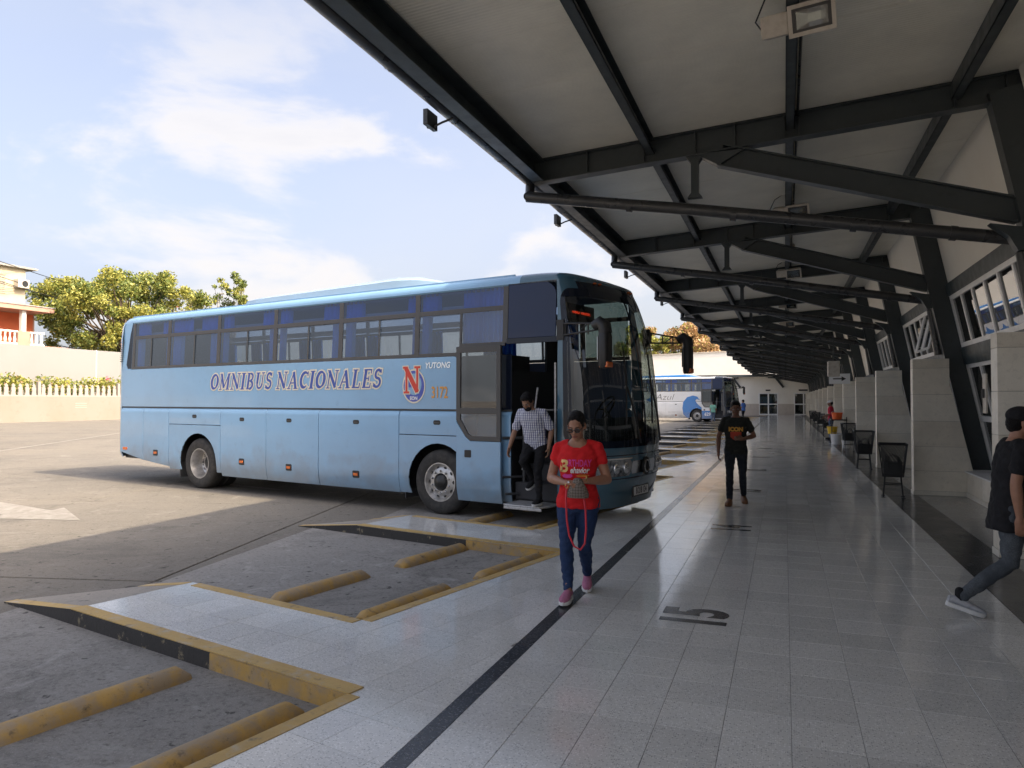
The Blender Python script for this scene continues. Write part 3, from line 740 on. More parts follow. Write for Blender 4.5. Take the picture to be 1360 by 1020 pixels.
for k in range(-2, 14):
    a, b = TY(k) + .11, TY(k + 1) - .11
    mb = MB(); bar(mb, a, b, 2.27, 2.57, -.02, .07); bch(mb.build('middle_rail', M['rail_steel'], station))
    if k < 3:
        mb = MB(); bar(mb, a, b, 3.47, 3.68, -.02, .07); bch(mb.build('head_rail', M['rail_steel'], station))
        window(a, b, 2.57, 3.47, 7, (0, 1), station, .075, sash=((1, 0), (2, 0)) if k == 1 else ())
        window(a, b, .44, 2.27, 6, (0, .49, 1), station, .065)
        z0 = 3.68
    else:
        z0 = 2.57
        if k < 9: window(a, b, .44, 2.27, 6, (0, .49, 1), station, .065)
        else:
            mb = MB(); bar(mb, a, b, .44, 2.27, 0, .03); bch(mb.build('wall_panel', M['wall_white'], station))
    mb = MB(); bar(mb, a, b, z0, 5.34, -.02, .02); bch(mb.build('wall_panel', M['wall_white'], station))
# the dark rooms behind the glass and the roof over them
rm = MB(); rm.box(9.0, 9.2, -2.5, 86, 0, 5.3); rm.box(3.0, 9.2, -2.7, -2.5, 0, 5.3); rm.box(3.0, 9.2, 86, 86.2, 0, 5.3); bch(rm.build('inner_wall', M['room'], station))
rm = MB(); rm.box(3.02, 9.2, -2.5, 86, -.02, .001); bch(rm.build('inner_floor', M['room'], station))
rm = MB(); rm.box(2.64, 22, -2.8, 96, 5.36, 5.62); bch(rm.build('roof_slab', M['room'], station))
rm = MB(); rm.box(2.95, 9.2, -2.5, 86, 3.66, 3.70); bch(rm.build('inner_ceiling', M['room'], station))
for y in range(0, 86, 4):
    rm = MB(); rm.box(5.2, 5.6, y, y + .4, 0, 3.66); bch(rm.build('inner_post', M['wall_white'], station))

# ---- wall at the end of the platform with two glazed doors
M['wains'] = limestone('wainscot_stone', (.52, .46, .40))
end = empty('end_building', (-4, 86, 0)); tag(end, 'white building closing the far end of the platform with glazed doors', 'building')
EO = Vector((-4, 86, 0))
def ech(o): o.matrix_parent_inverse = Matrix.Translation(-EO); return o
mb = MB(); mb.box(-13, -2.64, 86, 86.4, 1.2, 4.15); mb.box(-.71, .99, 86, 86.4, 1.2, 4.15); mb.box(2.9, 3.4, 86, 86.4, 1.2, 4.15); mb.box(-2.64, -.71, 86, 86.4, 2.42, 4.15); mb.box(.99, 2.9, 86, 86.4, 2.42, 4.15)
ech(mb.build('wall', M['wall_white'], end))
for x0, x1 in ((-13, -2.66), (-.69, .97)):
    n = max(2, int((x1 - x0) / .8))
    for q in range(n):
        mb = MB(); mb.box(x0 + (x1 - x0) * q / n + .004, x0 + (x1 - x0) * (q + 1) / n - .004, 85.95, 86.3, -.1, 1.198); ech(mb.build('wainscot_slab', M['wains'], end))
for x0, x1 in ((-2.64, -.71), (.99, 2.9)):
    dr = empty('door', parent=end); ech(dr); fr = MB(); w = (x1 - x0)
    for x in (x0, x0 + w / 2, x1): fr.box(x - .07, x + .07, 85.97, 86.1, 0, 2.42)
    for z in (.05, 1.17, 2.36): fr.box(x0, x1, 85.98, 86.09, z - .06, z + .06)
    link('frame', fr.mesh('frame', M['alu']), dr)
    for i in range(2):
        for z0, z1 in ((.1, 1.12), (1.22, 2.31)):
            g_ = MB(); a = x0 + w / 2 * i; g_.box(a + .07, a + w / 2 - .07, 86.02, 86.03, z0, z1); link('pane', g_.mesh('pane', M['sash_glass']), dr)
mb = MB(); mb.box(-3.2, 3.4, 90, 90.2, -.1, 4.1); ech(mb.build('lobby_wall', M['room'], end))
mb = MB(); mb.box(-13.4, 3.6, 85.1, 86.4, 4.15, 4.32); ech(mb.build('eave', M['wall_white'], end))
mb = MB(); mb.box(-13.4, 3.6, 85.05, 85.10, 4.18, 4.40); ech(mb.build('eave_gutter', M['steel'], end))
for x in (-4.6, 1.2 - 1.3):
    mb = MB(); mb.ibeam((x, 85.9, 3.0), (x - .85, 85.9, 4.15), .22, .2, up=(1, 0, 0)); ech(mb.build('brace', M['steel'], end))
    mb = MB(); mb.box(x - 1.6, x - .2, 85.7, 85.9, 4.02, 4.14); ech(mb.build('bracket', M['steel'], end))
for x, wd in ((-1.7, .5), (1.9, .9)):
    mb = MB(); mb.box(x - wd / 2, x + wd / 2, 85.95, 85.99, 2.62, 2.78); ech(mb.build('door_sign', M['black_metal'], end))
for x in (-.25, .35):
    mb = MB(); mb.box(x - .22, x + .22, 85.96, 85.99, 1.35, 2.0); ech(mb.build('notice', M['wall_white'], end))
hall = empty('tall_hall', (-30, 97, 0)); HO = Vector((-30, 97, 0))
tag(hall, 'tall plain white hall wall rising behind the far white bus', 'building')
mb = MB(); mb.prism([(-75, -.2), (8, -.2), (8, 6.6), (-6, 7.7), (-75, 5.9)], 97, 97.5, 'y'); o = mb.build('wall', M['wall_white'], hall); o.matrix_parent_inverse = Matrix.Translation(-HO)
mb = MB(); mb.prism([(-75, 5.9), (-6, 7.7), (8, 6.6), (8, 6.75), (-6, 7.86), (-75, 6.05)], 96.9, 97.6, 'y'); o = mb.build('coping', M['fixture'], hall); o.matrix_parent_inverse = Matrix.Translation(-HO)
# ================================================================== FAR SIDE OF THE LOT
WX = -56.5
M['cream_wall'] = mat('cream_wall', (.215, .195, .165), .8, noise=[(.35, .42, .7, (.20, .175, .14)), (2.2, .55, .8, (.18, .155, .12))], bump=(20, .1, 4))
M['sheet_white'] = mat('white_sheet', (.215, .214, .21), .65, noise=[(.3, .4, .75, (.20, .198, .19))])
M['picket'] = mat('picket_white', (.26, .24, .215), .7, noise=[(3, .45, .75, (.34, .27, .23))])
M['pink'] = mat('pink_render', (.42, .255, .19), .8, noise=[(.6, .4, .75, (.35, .20, .15)), (5, .55, .8, (.31, .20, .16))])
M['ochre'] = mat('cream_render', (.44, .39, .275), .8, noise=[(.6, .4, .75, (.40, .33, .22)), (5, .58, .8, (.32, .27, .20))])
M['orange_wall'] = mat('orange_render', (.50, .13, .05), .8, noise=[(1, .4, .75, (.42, .10, .04))])
M['slate'] = mat('grey_concrete', (.30, .29, .27), .85, noise=[(3, .4, .7, (.22, .21, .19))])
M['wood'] = mat('wood_door', (.22, .075, .03), .6)
M['bark'] = mat('bark', (.13, .095, .065), .9, noise=[(8, .4, .7, (.07, .05, .035))], bump=(25, .5, 5))
def leaf_mat(name, c, c2):
    m = bpy.data.materials.new(name); m.use_nodes = True; nt = m.node_tree; N = nt.nodes; L = nt.links; b = N['Principled BSDF']
    ge = N.new('ShaderNodeNewGeometry'); mx = N.new('ShaderNodeMixRGB'); L.new(ge.outputs['Random Per Island'], mx.inputs[0]); mx.inputs[1].default_value = (*c, 1); mx.inputs[2].default_value = (*c2, 1)
    L.new(mx.outputs[0], b.inputs['Base Color']); b.inputs['Roughness'].default_value = .55
    tl = N.new('ShaderNodeBsdfTranslucent'); L.new(mx.outputs[0], tl.inputs[0]); ms = N.new('ShaderNodeMixShader'); ms.inputs[0].default_value = .3
    L.new(b.outputs[0], ms.inputs[1]); L.new(tl.outputs[0], ms.inputs[2]); L.new(ms.outputs[0], N['Material Output'].inputs[0]); return m
M['leaf_green'] = leaf_mat('leaf_green', (.10, .15, .03), (.20, .22, .05))
M['leaf_yellow'] = leaf_mat('leaf_yellow', (.25, .26, .05), (.38, .36, .08))
M['leaf_dark'] = leaf_mat('leaf_dark', (.03, .06, .015), (.06, .09, .02))
M['leaf_brown'] = leaf_mat('leaf_brown', (.30, .17, .07), (.46, .31, .15))
M['flower'] = leaf_mat('flower', (.62, .06, .12), (.75, .14, .25))
def leaves(centres, radii, count, size, mats, weights, squash=1.0, bias=.55):
    """leaf quads scattered in clumps"""
    mb_v = []; mi = []
    c = np.array(centres); r = np.array(radii); p = (r ** 2) / (r ** 2).sum()
    idx = rng.choice(len(c), count, p=p)
    d = rng.normal(size=(count, 3)); d /= np.linalg.norm(d, axis=1)[:, None]
    rad = r[idx] * rng.uniform(0, 1, count) ** bias
    pos = c[idx] + d * rad[:, None] * np.array([1, 1, squash])
    a = rng.normal(size=(count, 3)); a /= np.linalg.norm(a, axis=1)[:, None]
    b = np.cross(a, rng.normal(size=(count, 3))); b /= np.linalg.norm(b, axis=1)[:, None]
    s = size * rng.uniform(.6, 1.35, count)[:, None]
    V = np.stack([pos - a * s, pos - b * s * .55, pos + a * s, pos + b * s * .55], 1).reshape(-1, 3)
    me = bpy.data.meshes.new('leaves'); me.vertices.add(len(V)); me.vertices.foreach_set('co', V.ravel().astype(np.float32))
    me.loops.add(count * 4); me.loops.foreach_set('vertex_index', np.arange(count * 4, dtype=np.int32)); me.polygons.add(count)
    me.polygons.foreach_set('loop_start', np.arange(0, count * 4, 4, dtype=np.int32))
    for m in mats: me.materials.append(m)
    # clumps share a hue, so that light and dark clumps show
    cw = rng.choice(len(mats), len(c), p=weights); lw = rng.choice(len(mats), count, p=weights)
    me.polygons.foreach_set('material_index', np.where(rng.uniform(size=count) < .6, cw[idx], lw).astype(np.int32)); me.update(); return me
def tree(name, label, base, h, spread, count, mats, weights, trunk_r=.35, size=.3, cb=.35, seed=1, group=None, clumps=46, squash=.8, cr=.19):
    t = empty(name, base); tag(t, label, 'tree', group); rd = random.Random(seed)
    tb = MB(); top = h * .55
    tb.tube([(0, 0, -.3), (rd.uniform(-.3, .3), rd.uniform(-.3, .3), h * .22), (rd.uniform(-.6, .6), rd.uniform(-.6, .6), top)], [trunk_r, trunk_r * .8, trunk_r * .45], 10)
    cs, rs = [], []
    for i in range(clumps):
        while True:
            x, y, z = rd.uniform(-1, 1), rd.uniform(-1, 1), rd.uniform(-1, 1)
            q = x * x + y * y + z * z
            if .12 < q < 1: break
        p = Vector((x * spread, y * spread, h * (cb + (1 - cb) / 2) + z * h * (1 - cb) / 2 * .88))
        cs.append(p); rs.append(rd.uniform(.55, 1.25) * spread * cr)
        if i % 2 == 0:
            s = Vector((0, 0, rd.uniform(.3, .55) * h)); mid = s.lerp(p, .5) + Vector((rd.uniform(-.4, .4), rd.uniform(-.4, .4), -.05 * h))
            tb.tube([s, mid, p], [trunk_r * .38, trunk_r * .22, trunk_r * .08], 6)
    tb.build('trunk', M['bark'], t, smooth=60)
    link('crown', leaves(cs, rs, count, size, mats, weights, squash), t); return t

# low wall with picket fence, planter hedge and tall white sheet wall
YW0, YW1 = -10, 98
lw = MB(); lw.box(WX - .4, WX, YW0, YW1, -.2, 1.93); lowwall = lw.build('low_wall', M['cream_wall']); tag(lowwall, 'long cream low wall under the white picket fence', 'wall')
for y in (37.5, 46.5, 56, 66):
    vt = MB()
    for q in range(3): vt.box(WX - .01, WX + .012, y - .55, y + .55, 1.32 - .17 * q, 1.38 - .17 * q)
    vt.build('vent', mat('vent_green', (.16, .28, .24), .6), lowwall)
fence = empty('picket_fence', (WX - .2, 45, 1.93)); tag(fence, 'white concrete picket fence along the top of the low wall', 'fence')
FO = Vector((WX - .2, 45, 1.93))
def fch(o): o.matrix_parent_inverse = Matrix.Translation(-FO); return o
y = 20.0
while y < 90:
    po = MB(); po.box(WX - .32, WX - .08, y - .12, y + .12, 1.93, 3.12); fch(po.build('post', M['picket'], fence))
    pk = MB(); n = 13; L = 7.6
    for i in range(n):
        c = y + .12 + (L - .24) * (i + .5) / n
        pk.prism([(c - .2, 1.98), (c + .2, 1.98), (c + .15, 2.3), (c + .17, 2.5), (c + .17, 2.62), (c + .08, 2.68), (c + .14, 2.78), (c, 2.95), (c - .14, 2.78), (c - .08, 2.68), (c - .17, 2.62), (c - .17, 2.5), (c - .15, 2.3)], WX - .26, WX - .16, 'x')
    fch(pk.build('pickets', M['picket'], fence)); tag(fence.children[-1], kind='stuff')
    rl = MB(); rl.box(WX - .3, WX - .12, y + .12, y + L - .12, 1.93, 2.02); fch(rl.build('rail', M['picket'], fence)); y += L
cs = [(WX - 1.1 + random.uniform(-.5, .3), yy, 2.75 + random.uniform(-.25, .35)) for yy in np.arange(18, 92, .55)]
hed = link('hedge', leaves(cs, [.85] * len(cs), 26000, .13, [M['leaf_green'], M['leaf_yellow'], M['leaf_brown']], [.45, .4, .15]))
tag(hed, 'low yellow-green hedge growing behind the picket fence', 'hedge', kind='stuff')
cs = [(WX - .8, yy + random.uniform(-.6, .6), 3.35 + random.uniform(-.15, .35)) for yy in (63, 63.8, 64.5, 65.2, 49.3, 53, 53.4, 58, 72)]
fl = link('bougainvillea', leaves(cs, [.55] * 4 + [.25] * 5, 900, .11, [M['flower'], M['leaf_green']], [.8, .2])); tag(fl, 'red bougainvillea flowers over the hedge near the blue bus', 'flowers', kind='stuff')
tall = empty('tall_white_wall', (WX - 3, 50, 0)); tag(tall, 'tall white sheet-panel wall behind the hedge', 'wall')
TO = Vector((WX - 3, 50, 0)); y = 4.0
while y < 97:
    mb = MB(); mb.box(WX - 3.1, WX - 3.0, y + .03, y + 9.27, -.1, 6.2); o = mb.build('panel', M['sheet_white'], tall); o.matrix_parent_inverse = Matrix.Translation(-TO)
    mb = MB(); mb.box(WX - 3.16, WX - 2.99, y - .03, y + .03, -.1, 6.22); o = mb.build('batten', M['alu'], tall); o.matrix_parent_inverse = Matrix.Translation(-TO)
    y += 9.3

# pink and cream house on the higher street behind
HX = -68.0
house = empty('pink_house', (HX, 40, 0)); tag(house, 'pink and cream two-storey house with balcony behind the white wall', 'house')
HO2 = Vector((HX, 40, 0))
def hch(o): o.matrix_parent_inverse = Matrix.Translation(-HO2); return o
hb = MB(); hb.box(HX - 9, HX - 2.4, 22, 52.6, 0, 10.4); hch(hb.build('ground_floor', M['pink'], house))
hb = MB(); hb.box(HX - 2.4, HX, 22, 54.5, 0, 6.9); hch(hb.build('terrace', M['pink'], house))
hb = MB(); hb.box(HX - 2.42, HX - 2.36, 40.2, 52.4, 6.9, 10.1); hch(hb.build('porch_wall', M['orange_wall'], house))
hb = MB(); hb.box(HX - 2.35, HX - 2.28, 47.6, 48.9, 6.9, 9.3); hch(hb.build('door', M['wood'], house))
hb = MB(); hb.box(HX - 9.2, HX + .35, 21.5, 52.6, 10.2, 10.62); hch(hb.build('balcony_roof', M['pink'], house))
hb = MB(); hb.box(HX - 9.2, HX + .42, 21.4, 52.7, 10.62, 10.72); hch(hb.build('roof_edge', M['slate'], house))
hb = MB(); hb.box(HX - 7.5, HX - .5, 22, 50.2, 10.72, 14.2); hch(hb.build('upper_floor', M['ochre'], house))
hb = MB(); hb.box(HX - 7.9, HX - .1, 21.6, 51.2, 14.2, 14.38); hch(hb.build('upper_roof', M['slate'], house))
for y0 in (43.8, 49.6):
    hb = MB(); hb.box(HX - .42, HX - .05, y0, y0 + .42, 6.9, 10.2); hch(hb.build('porch_column', M['wall_white'], house))
def balustrade(y0, y1):
    r = MB(); r.box(HX - .3, HX - .02, y0, y1, 8.05, 8.2); r.box(HX - .28, HX - .04, y0, y1, 6.9, 7.05); hch(r.build('balustrade_rail', M['wall_white'], house))
    n = int((y1 - y0) / .42)
    for i in range(n):
        c = y0 + (y1 - y0) * (i + .5) / n; b = MB(); b.lathe([(.06, 7.05), (.12, 7.25), (.13, 7.4), (.06, 7.7), (.09, 7.9), (.09, 8.05)], (HX - .16, c, 0), 'z', 8); hch(b.build('baluster', M['wall_white'], house, smooth=50))
hb = MB(); hb.box(HX - .35, HX, 30, 45.6, 6.9, 8.2); hb.box(HX - .35, HX, 49.2, 50.4, 6.9, 8.2); hch(hb.build('parapet', M['pink'], house))
balustrade(45.6, 49.2); balustrade(50.4, 51.9)
for (y0, y1, z0, z1) in ((46.2, 48.2, 11.7, 13.4), (41.5, 43.5, 11.7, 13.4)):
    w = empty('window', parent=house); hch(w)
    fr = MB(); fr.box(HX - .49, HX - .43, y0 - .08, y1 + .08, z0 - .08, z0); fr.box(HX - .49, HX - .43, y0 - .08, y1 + .08, z1, z1 + .08); fr.box(HX - .49, HX - .43, (y0 + y1) / 2 - .05, (y0 + y1) / 2 + .05, z0, z1); link('frame', fr.mesh('frame', M['ochre']), w)
    lo = MB()
    for q in range(9): zz = z0 + (z1 - z0) * q / 9; lo.obox(((HX - .47), (y0 + y1) / 2, zz + .1), (.03, 0, .05), (0, (y1 - y0) / 2, 0), (.008, 0, -.006))
    link('louvre', lo.mesh('louvre', M['fixture']), w)
ac = empty('air_conditioner', (HX - .4, 49.6, 12.7)); tag(ac, 'white air conditioner box on the cream upper storey', 'air conditioner')
a = MB(); a.box(-.1, .55, -.55, .55, -.4, .4); a.build('case', M['fixture'], ac, bevel=.03); a = MB(); a.lathe([(.0, .565), (.3, .57), (.3, .56)], (0, .12, 0), 'x', 20); a.build('fan_grille', M['black_metal'], ac)
for i, (y0, hh) in enumerate(((43.4, 2.0), (45.3, .8))):
    pt = empty('potted_shrub', (HX + .0, y0, 10.72)); tag(pt, ['tall thin potted shrub on the balcony roof at the left edge', 'short potted shrub on the balcony roof'][i], 'plant')
    a = MB(); a.lathe([(.2, 0), (.3, .5), (.33, .5), (.26, .45)], n=12, axis='z'); a.build('pot', M['pink'], pt)
    a = MB(); a.tube([(0, 0, .3), (.05, 0, hh)], [.05, .03], 6); a.build('trunk', M['bark'], pt)
    link('crown', leaves([(0, 0, hh + .2)], [.55], 500, .1, [M['leaf_green'], M['leaf_yellow']], [.6, .4]), pt)

tree('almond_tree', 'big yellow-green tree behind the white wall beside the pink house', (-68, 61.5, 0), 17.0, 9.2, 62000, [M['leaf_green'], M['leaf_yellow'], M['leaf_dark']], [.44, .46, .10], .42, .16, .28, 3, clumps=190, squash=.85, cr=.118)
tree('small_tree', 'small dark treetop showing just above the blue bus roof', (-67.5, 77, 0), 18.4, 2.3, 2600, [M['leaf_green'], M['leaf_dark'], M['leaf_yellow']], [.6, .2, .2], .2, .17, .68, 5, clumps=34, cr=.24)
tree('autumn_tree', 'brown-leaved spreading tree behind the tall white hall', (-8.5, 118, 0), 15.0, 9.6, 22000, [M['leaf_brown'], M['leaf_yellow'], M['leaf_dark']], [.72, .18, .10], .4, .24, .35, 8, clumps=60)
tree('autumn_tree', 'bare pale brown tree rising behind the brown-leaved tree', (-9, 128, 0), 18.5, 6.0, 2600, [M['leaf_brown'], M['leaf_yellow']], [.9, .1], .4, .2, .4, 9, clumps=60)
tree('yellow_tree', 'yellow tree behind the hall just right of the blue bus front', (-20, 112, 0), 13.2, 5.2, 9000, [M['leaf_yellow'], M['leaf_green'], M['leaf_brown']], [.7, .2, .1], .35, .22, .35, 12)
# utility poles and wires crossing the sky at the left
def pole(loc, label, h=18):
    p = empty('utility_pole', loc); tag(p, label, 'pole'); a = MB(); a.tube([(0, 0, 0), (0, 0, h)], [.17, .11], 10); a.build('shaft', M['slate'], p)
    a = MB(); a.box(-.06, .06, -1.1, 1.1, h - .5, h - .35); a.build('crossarm', M['wood'], p); return p
pole((-76, 76, 0), 'utility pole hidden behind the big yellow-green tree', 14.5)
for i, (z0, z1, dy) in enumerate(((16.6, 13.6, 0), (15.4, 11.9, .5), (15.0, 11.6, -.5), (13.9, 12.4, .2))):
    A, B = Vector((-60, 22, z0 + .6)), Vector((-76, 76 + dy, z1))
    pts = [A.lerp(B, t / 14) - Vector((0, 0, 1.2 * 4 * (t / 14) * (1 - t / 14))) for t in range(15)]
    a = MB(); a.tube(pts, .034, 5); o = a.build('overhead_wire', M['black_metal']); tag(o, ['topmost thin overhead wire at the left of the sky', 'upper of the two paired overhead wires at left', 'lower of the two paired overhead wires at left', 'lowest overhead wire running past the cream storey'][i], 'wire')
lp = empty('street_lamp', (-66, 73.2, 0)); tag(lp, 'thin street lamp standing right of the big yellow-green tree', 'lamp')
a = MB(); a.tube([(0, 0, 0), (0, 0, 14.4), (.5, 0, 14.8)], [.09, .06, .05], 8); a.build('mast', M['slate'], lp); a = MB(); a.box(.3, 1.1, -.16, .16, 14.74, 14.88); a.build('head', M['fixture'], lp, bevel=.03)
# ================================================================== BUSES
M['tyre'] = mat('tyre_rubber', (.030, .029, .028), .8, noise=[(9, .45, .8, (.075, .068, .06))], bump=(40, .15, 3))
M['rim'] = mat('wheel_rim', (.55, .54, .53), .38, .75, noise=[(14, .45, .8, (.30, .28, .25))])
M['chrome'] = mat('chrome', (.75, .76, .78), .12, 1.0)
M['hub'] = mat('hub_black', (.02, .02, .02), .4)
M['rubber'] = mat('window_rubber', (.05, .052, .055), .5)
M['frame_grey'] = mat('window_frame_grey', (.07, .068, .066), .45)
M['cap_navy'] = mat('navy_paint', (.05, .13, .19), .22, 0, .5, 1.0)
M['frit'] = mat('black_glass_edge', (.010, .014, .026), .06, 0, .35, 0)
M['amber'] = mat('amber_lens', (.72, .16, .03), .25, 0, .5, .5)
M['plastic'] = mat('black_plastic', (.018, .018, .019), .45)
M['curtain'] = mat('blue_curtain', (.06, .24, .80), .85)
M['curtain_w'] = mat('pale_curtain', (.30, .33, .42), .85)
M['seat'] = mat('seat_cloth', (.16, .19, .30), .85)
M['seat_cover'] = mat('headrest_cover', (.62, .63, .66), .8)
M['bus_floor'] = mat('bus_floor', (.03, .03, .034), .7)
M['step_metal'] = mat('step_plate', (.50, .50, .50), .4, .5, noise=[(20, .5, .7, (.30, .29, .28))])
M['bus_glass'] = glass_mat('bus_glass', (.68, .71, .73), 2.0)
M['top_glass'] = glass_mat('bus_glass_upper', (.56, .64, .76), 1.5)
M['shield_glass'] = glass_mat('windscreen_glass', (.46, .51, .49), 1.9)
M['corner'] = mat('corner_glass', (.012, .022, .065), .05, 0, .4); M['lamp'] = mat('headlight_glass', (.45, .46, .48), .15, .6, noise=[(9, .45, .6, (.08, .085, .09))])
M['led'] = mat('led_red', (.02, .0, .0), .5, emit=((1, .06, .02), .9))
def car_paint(name, base, rough=.22, dirt=(.20, .18, .15)):
    m = mat(name, base, rough, 0, .5, .9, noise=[(1.1, .42, .78, tuple(a * .84 + b * .12 for a, b in zip(base, dirt))), (7, .6, .8, tuple(a * .85 for a in base))], bump=(1.7, .075, 2))
    # road dirt thrown up along the skirt
    nt = m.node_tree; N = nt.nodes; L = nt.links; b = N['Principled BSDF']; src = b.inputs['Base Color'].links[0].from_socket
    tc = N.new('ShaderNodeTexCoord'); sp = N.new('ShaderNodeSeparateXYZ'); L.new(tc.outputs['Object'], sp.inputs[0]); n = N.new('ShaderNodeTexNoise'); n.inputs['Scale'].default_value = 3.5; n.inputs['Detail'].default_value = 8; L.new(tc.outputs['Object'], n.inputs['Vector'])
    a = N.new('ShaderNodeMath'); a.operation = 'MULTIPLY_ADD'; a.inputs[1].default_value = -.9; L.new(n.outputs['Fac'], a.inputs[0]); L.new(sp.outputs['Z'], a.inputs[2])
    mr = N.new('ShaderNodeMapRange'); mr.inputs[1].default_value = .42; mr.inputs[2].default_value = -.15; mr.inputs[3].default_value = 0; mr.inputs[4].default_value = .5; L.new(a.outputs[0], mr.inputs[0])
    mx = N.new('ShaderNodeMixRGB'); L.new(mr.outputs[0], mx.inputs[0]); L.new(src, mx.inputs[1]); mx.inputs[2].default_value = (*dirt, 1); L.new(mx.outputs[0], b.inputs['Base Color']); return m
M['bus_blue'] = car_paint('bus_blue', (.225, .42, .63)); M['bus_white'] = car_paint('bus_white', (.72, .73, .74)); M['bus_deep'] = car_paint('bus_deep_blue', (.030, .20, .55))
M['ac_blue'] = car_paint('bus_roof_unit', (.34, .47, .58)); M['txt_blue'] = mat('lettering_blue', (.045, .09, .36), .3); M['txt_cream'] = mat('lettering_cream', (.72, .66, .52), .35)
M['txt_red'] = mat('logo_red', (.62, .05, .03), .3); M['txt_orange'] = mat('number_orange', (.72, .33, .05), .35); M['logo_blue'] = mat('logo_blue', (.07, .10, .42), .3); M['txt_white'] = mat('lettering_white', (.78, .78, .78), .3)

# ---- stroke-built serif capitals (unit height), used for the side lettering
def serif(cx, y, w, t=.055): return ([(cx - w / 2, y), (cx + w / 2, y)], t)
def earc(cx, cy, rx, ry, a0, a1, n=14): return [(cx + rx * math.cos(R(a0 + (a1 - a0) * i / n)), cy + ry * math.sin(R(a0 + (a1 - a0) * i / n))) for i in range(n + 1)]
TK, TN = .17, .075
GLY = {
 'O': (.78, [(earc(.39, .5, .28, .42, 60, 300), [.10, .12, .15, .17, .18, .18, .19, .19, .19, .18, .18, .17, .15, .12, .10]), (earc(.39, .5, .28, .42, -60, 60), [.10, .12, .15, .17, .18, .18, .19, .19, .19, .18, .18, .17, .15, .12, .10])]),
 'M': (1.0, [([(.17, .05), (.17, .95)], TN), ([(.14, .95), (.47, .12)], TK), ([(.47, .12), (.80, .95)], TN), ([(.82, .05), (.82, .95)], TK), serif(.17, .03, .26), serif(.82, .03, .32), serif(.12, .97, .2), serif(.86, .97, .24)]),
 'N': (.86, [([(.17, .05), (.17, .95)], TN), ([(.14, .95), (.70, .06)], TK), ([(.70, .04), (.70, .95)], TN), serif(.17, .03, .26), serif(.12, .97, .22), serif(.70, .97, .26)]),
 'I': (.42, [([(.21, .03), (.21, .97)], TK + .02), serif(.21, .03, .36), serif(.21, .97, .36)]),
 'B': (.72, [([(.20, .03), (.20, .97)], TK), (earc(.34, .735, .21, .21, 90, -90), [.07] + [.13] * 13 + [.07]), (earc(.34, .275, .25, .24, 90, -90), [.07] + [.15] * 13 + [.07]), ([(.08, .97), (.36, .955)], .06), ([(.08, .03), (.36, .045)], .06), ([(.2, .515), (.36, .515)], .06)]),
 'U': (.82, [([(.22, .97), (.22, .34)], TK), (earc(.43, .34, .21, .27, 180, 360), .12), ([(.64, .34), (.64, .97)], TN), serif(.22, .97, .34), serif(.66, .97, .26)]),
 'S': (.62, [(earc(.31, .725, .17, .215, 25, 245, 12) + earc(.31, .285, .20, .225, 75, -155, 14), .135), ([(.50, .76), (.50, .97)], .05), ([(.10, .05), (.10, .27)], .05)]),
 'A': (.86, [([(.14, .03), (.43, .97)], TN), ([(.40, .97), (.70, .03)], TK), ([(.22, .34), (.60, .34)], .065), serif(.14, .03, .26), serif(.70, .03, .32)]),
 'C': (.72, [(earc(.42, .5, .29, .42, 50, 310, 18), [.07, .10, .12, .15, .17] + [.18] * 9 + [.17, .15, .12, .10, .07]), ([(.635, .70), (.635, .97)], .06)]),
 'L': (.66, [([(.20, .03), (.20, .97)], TK), ([(.08, .04), (.58, .04)], .07), ([(.575, .02), (.595, .28)], .06), serif(.2, .97, .34)]),
 'E': (.68, [([(.20, .03), (.20, .97)], TK), ([(.08, .96), (.58, .96)], .07), ([(.2, .51), (.45, .51)], .065), ([(.08, .04), (.60, .04)], .07), ([(.575, .76), (.575, .98)], .06), ([(.45, .38), (.45, .64)], .055), ([(.60, .02), (.615, .27)], .06)]),
}
def stroke_mesh(mb, pts, w, grow, xf, y):
    n = len(pts); ws = w if isinstance(w, (list, tuple)) else [w] * n
    P = [Vector((p[0], p[1])) for p in pts]; d0 = (P[1] - P[0]).normalized(); d1 = (P[-1] - P[-2]).normalized()
    P[0] = P[0] - d0 * grow; P[-1] = P[-1] + d1 * grow; L_, R_2 = [], []
    for i in range(n):
        t = (P[min(i + 1, n - 1)] - P[max(i - 1, 0)]).normalized(); nn = Vector((-t.y, t.x)); k = ws[i] / 2 + grow
        L_.append(P[i] + nn * k); R_2.append(P[i] - nn * k)
    vs = [xf(p) for p in L_] + [xf(p) for p in R_2]
    mb.add([(x, y, z) for x, z in vs], [(n + i, n + i + 1, i + 1, i) for i in range(n - 1)])
def serif_text(txt, h, shear=.2, sx=.9, gap=.06):
    """returns list of (stroke points, width) in text units and total width"""
    x = 0; out = []
    for c in txt:
        if c == ' ': x += .30; continue
        wd, ss = GLY[c]; 
        for pts, w in ss: out.append(([(px * 1.0 + x, py) for px, py in pts], w))
        x += wd + gap
    return out, x
def side_lettering(name, txt, x0, z0, h, sx, y, mat_, parent, grow=0.0, shear=.2):
    ss, W = serif_text(txt, h); mb = MB()
    for q, (pts, w) in enumerate(ss): stroke_mesh(mb, pts, w, grow, lambda p: (x0 + (p.x * sx + (p.y - .5) * shear) * h, z0 + p.y * h), y - .00004 * (q % 7))
    return mb.build(name, mat_, parent)

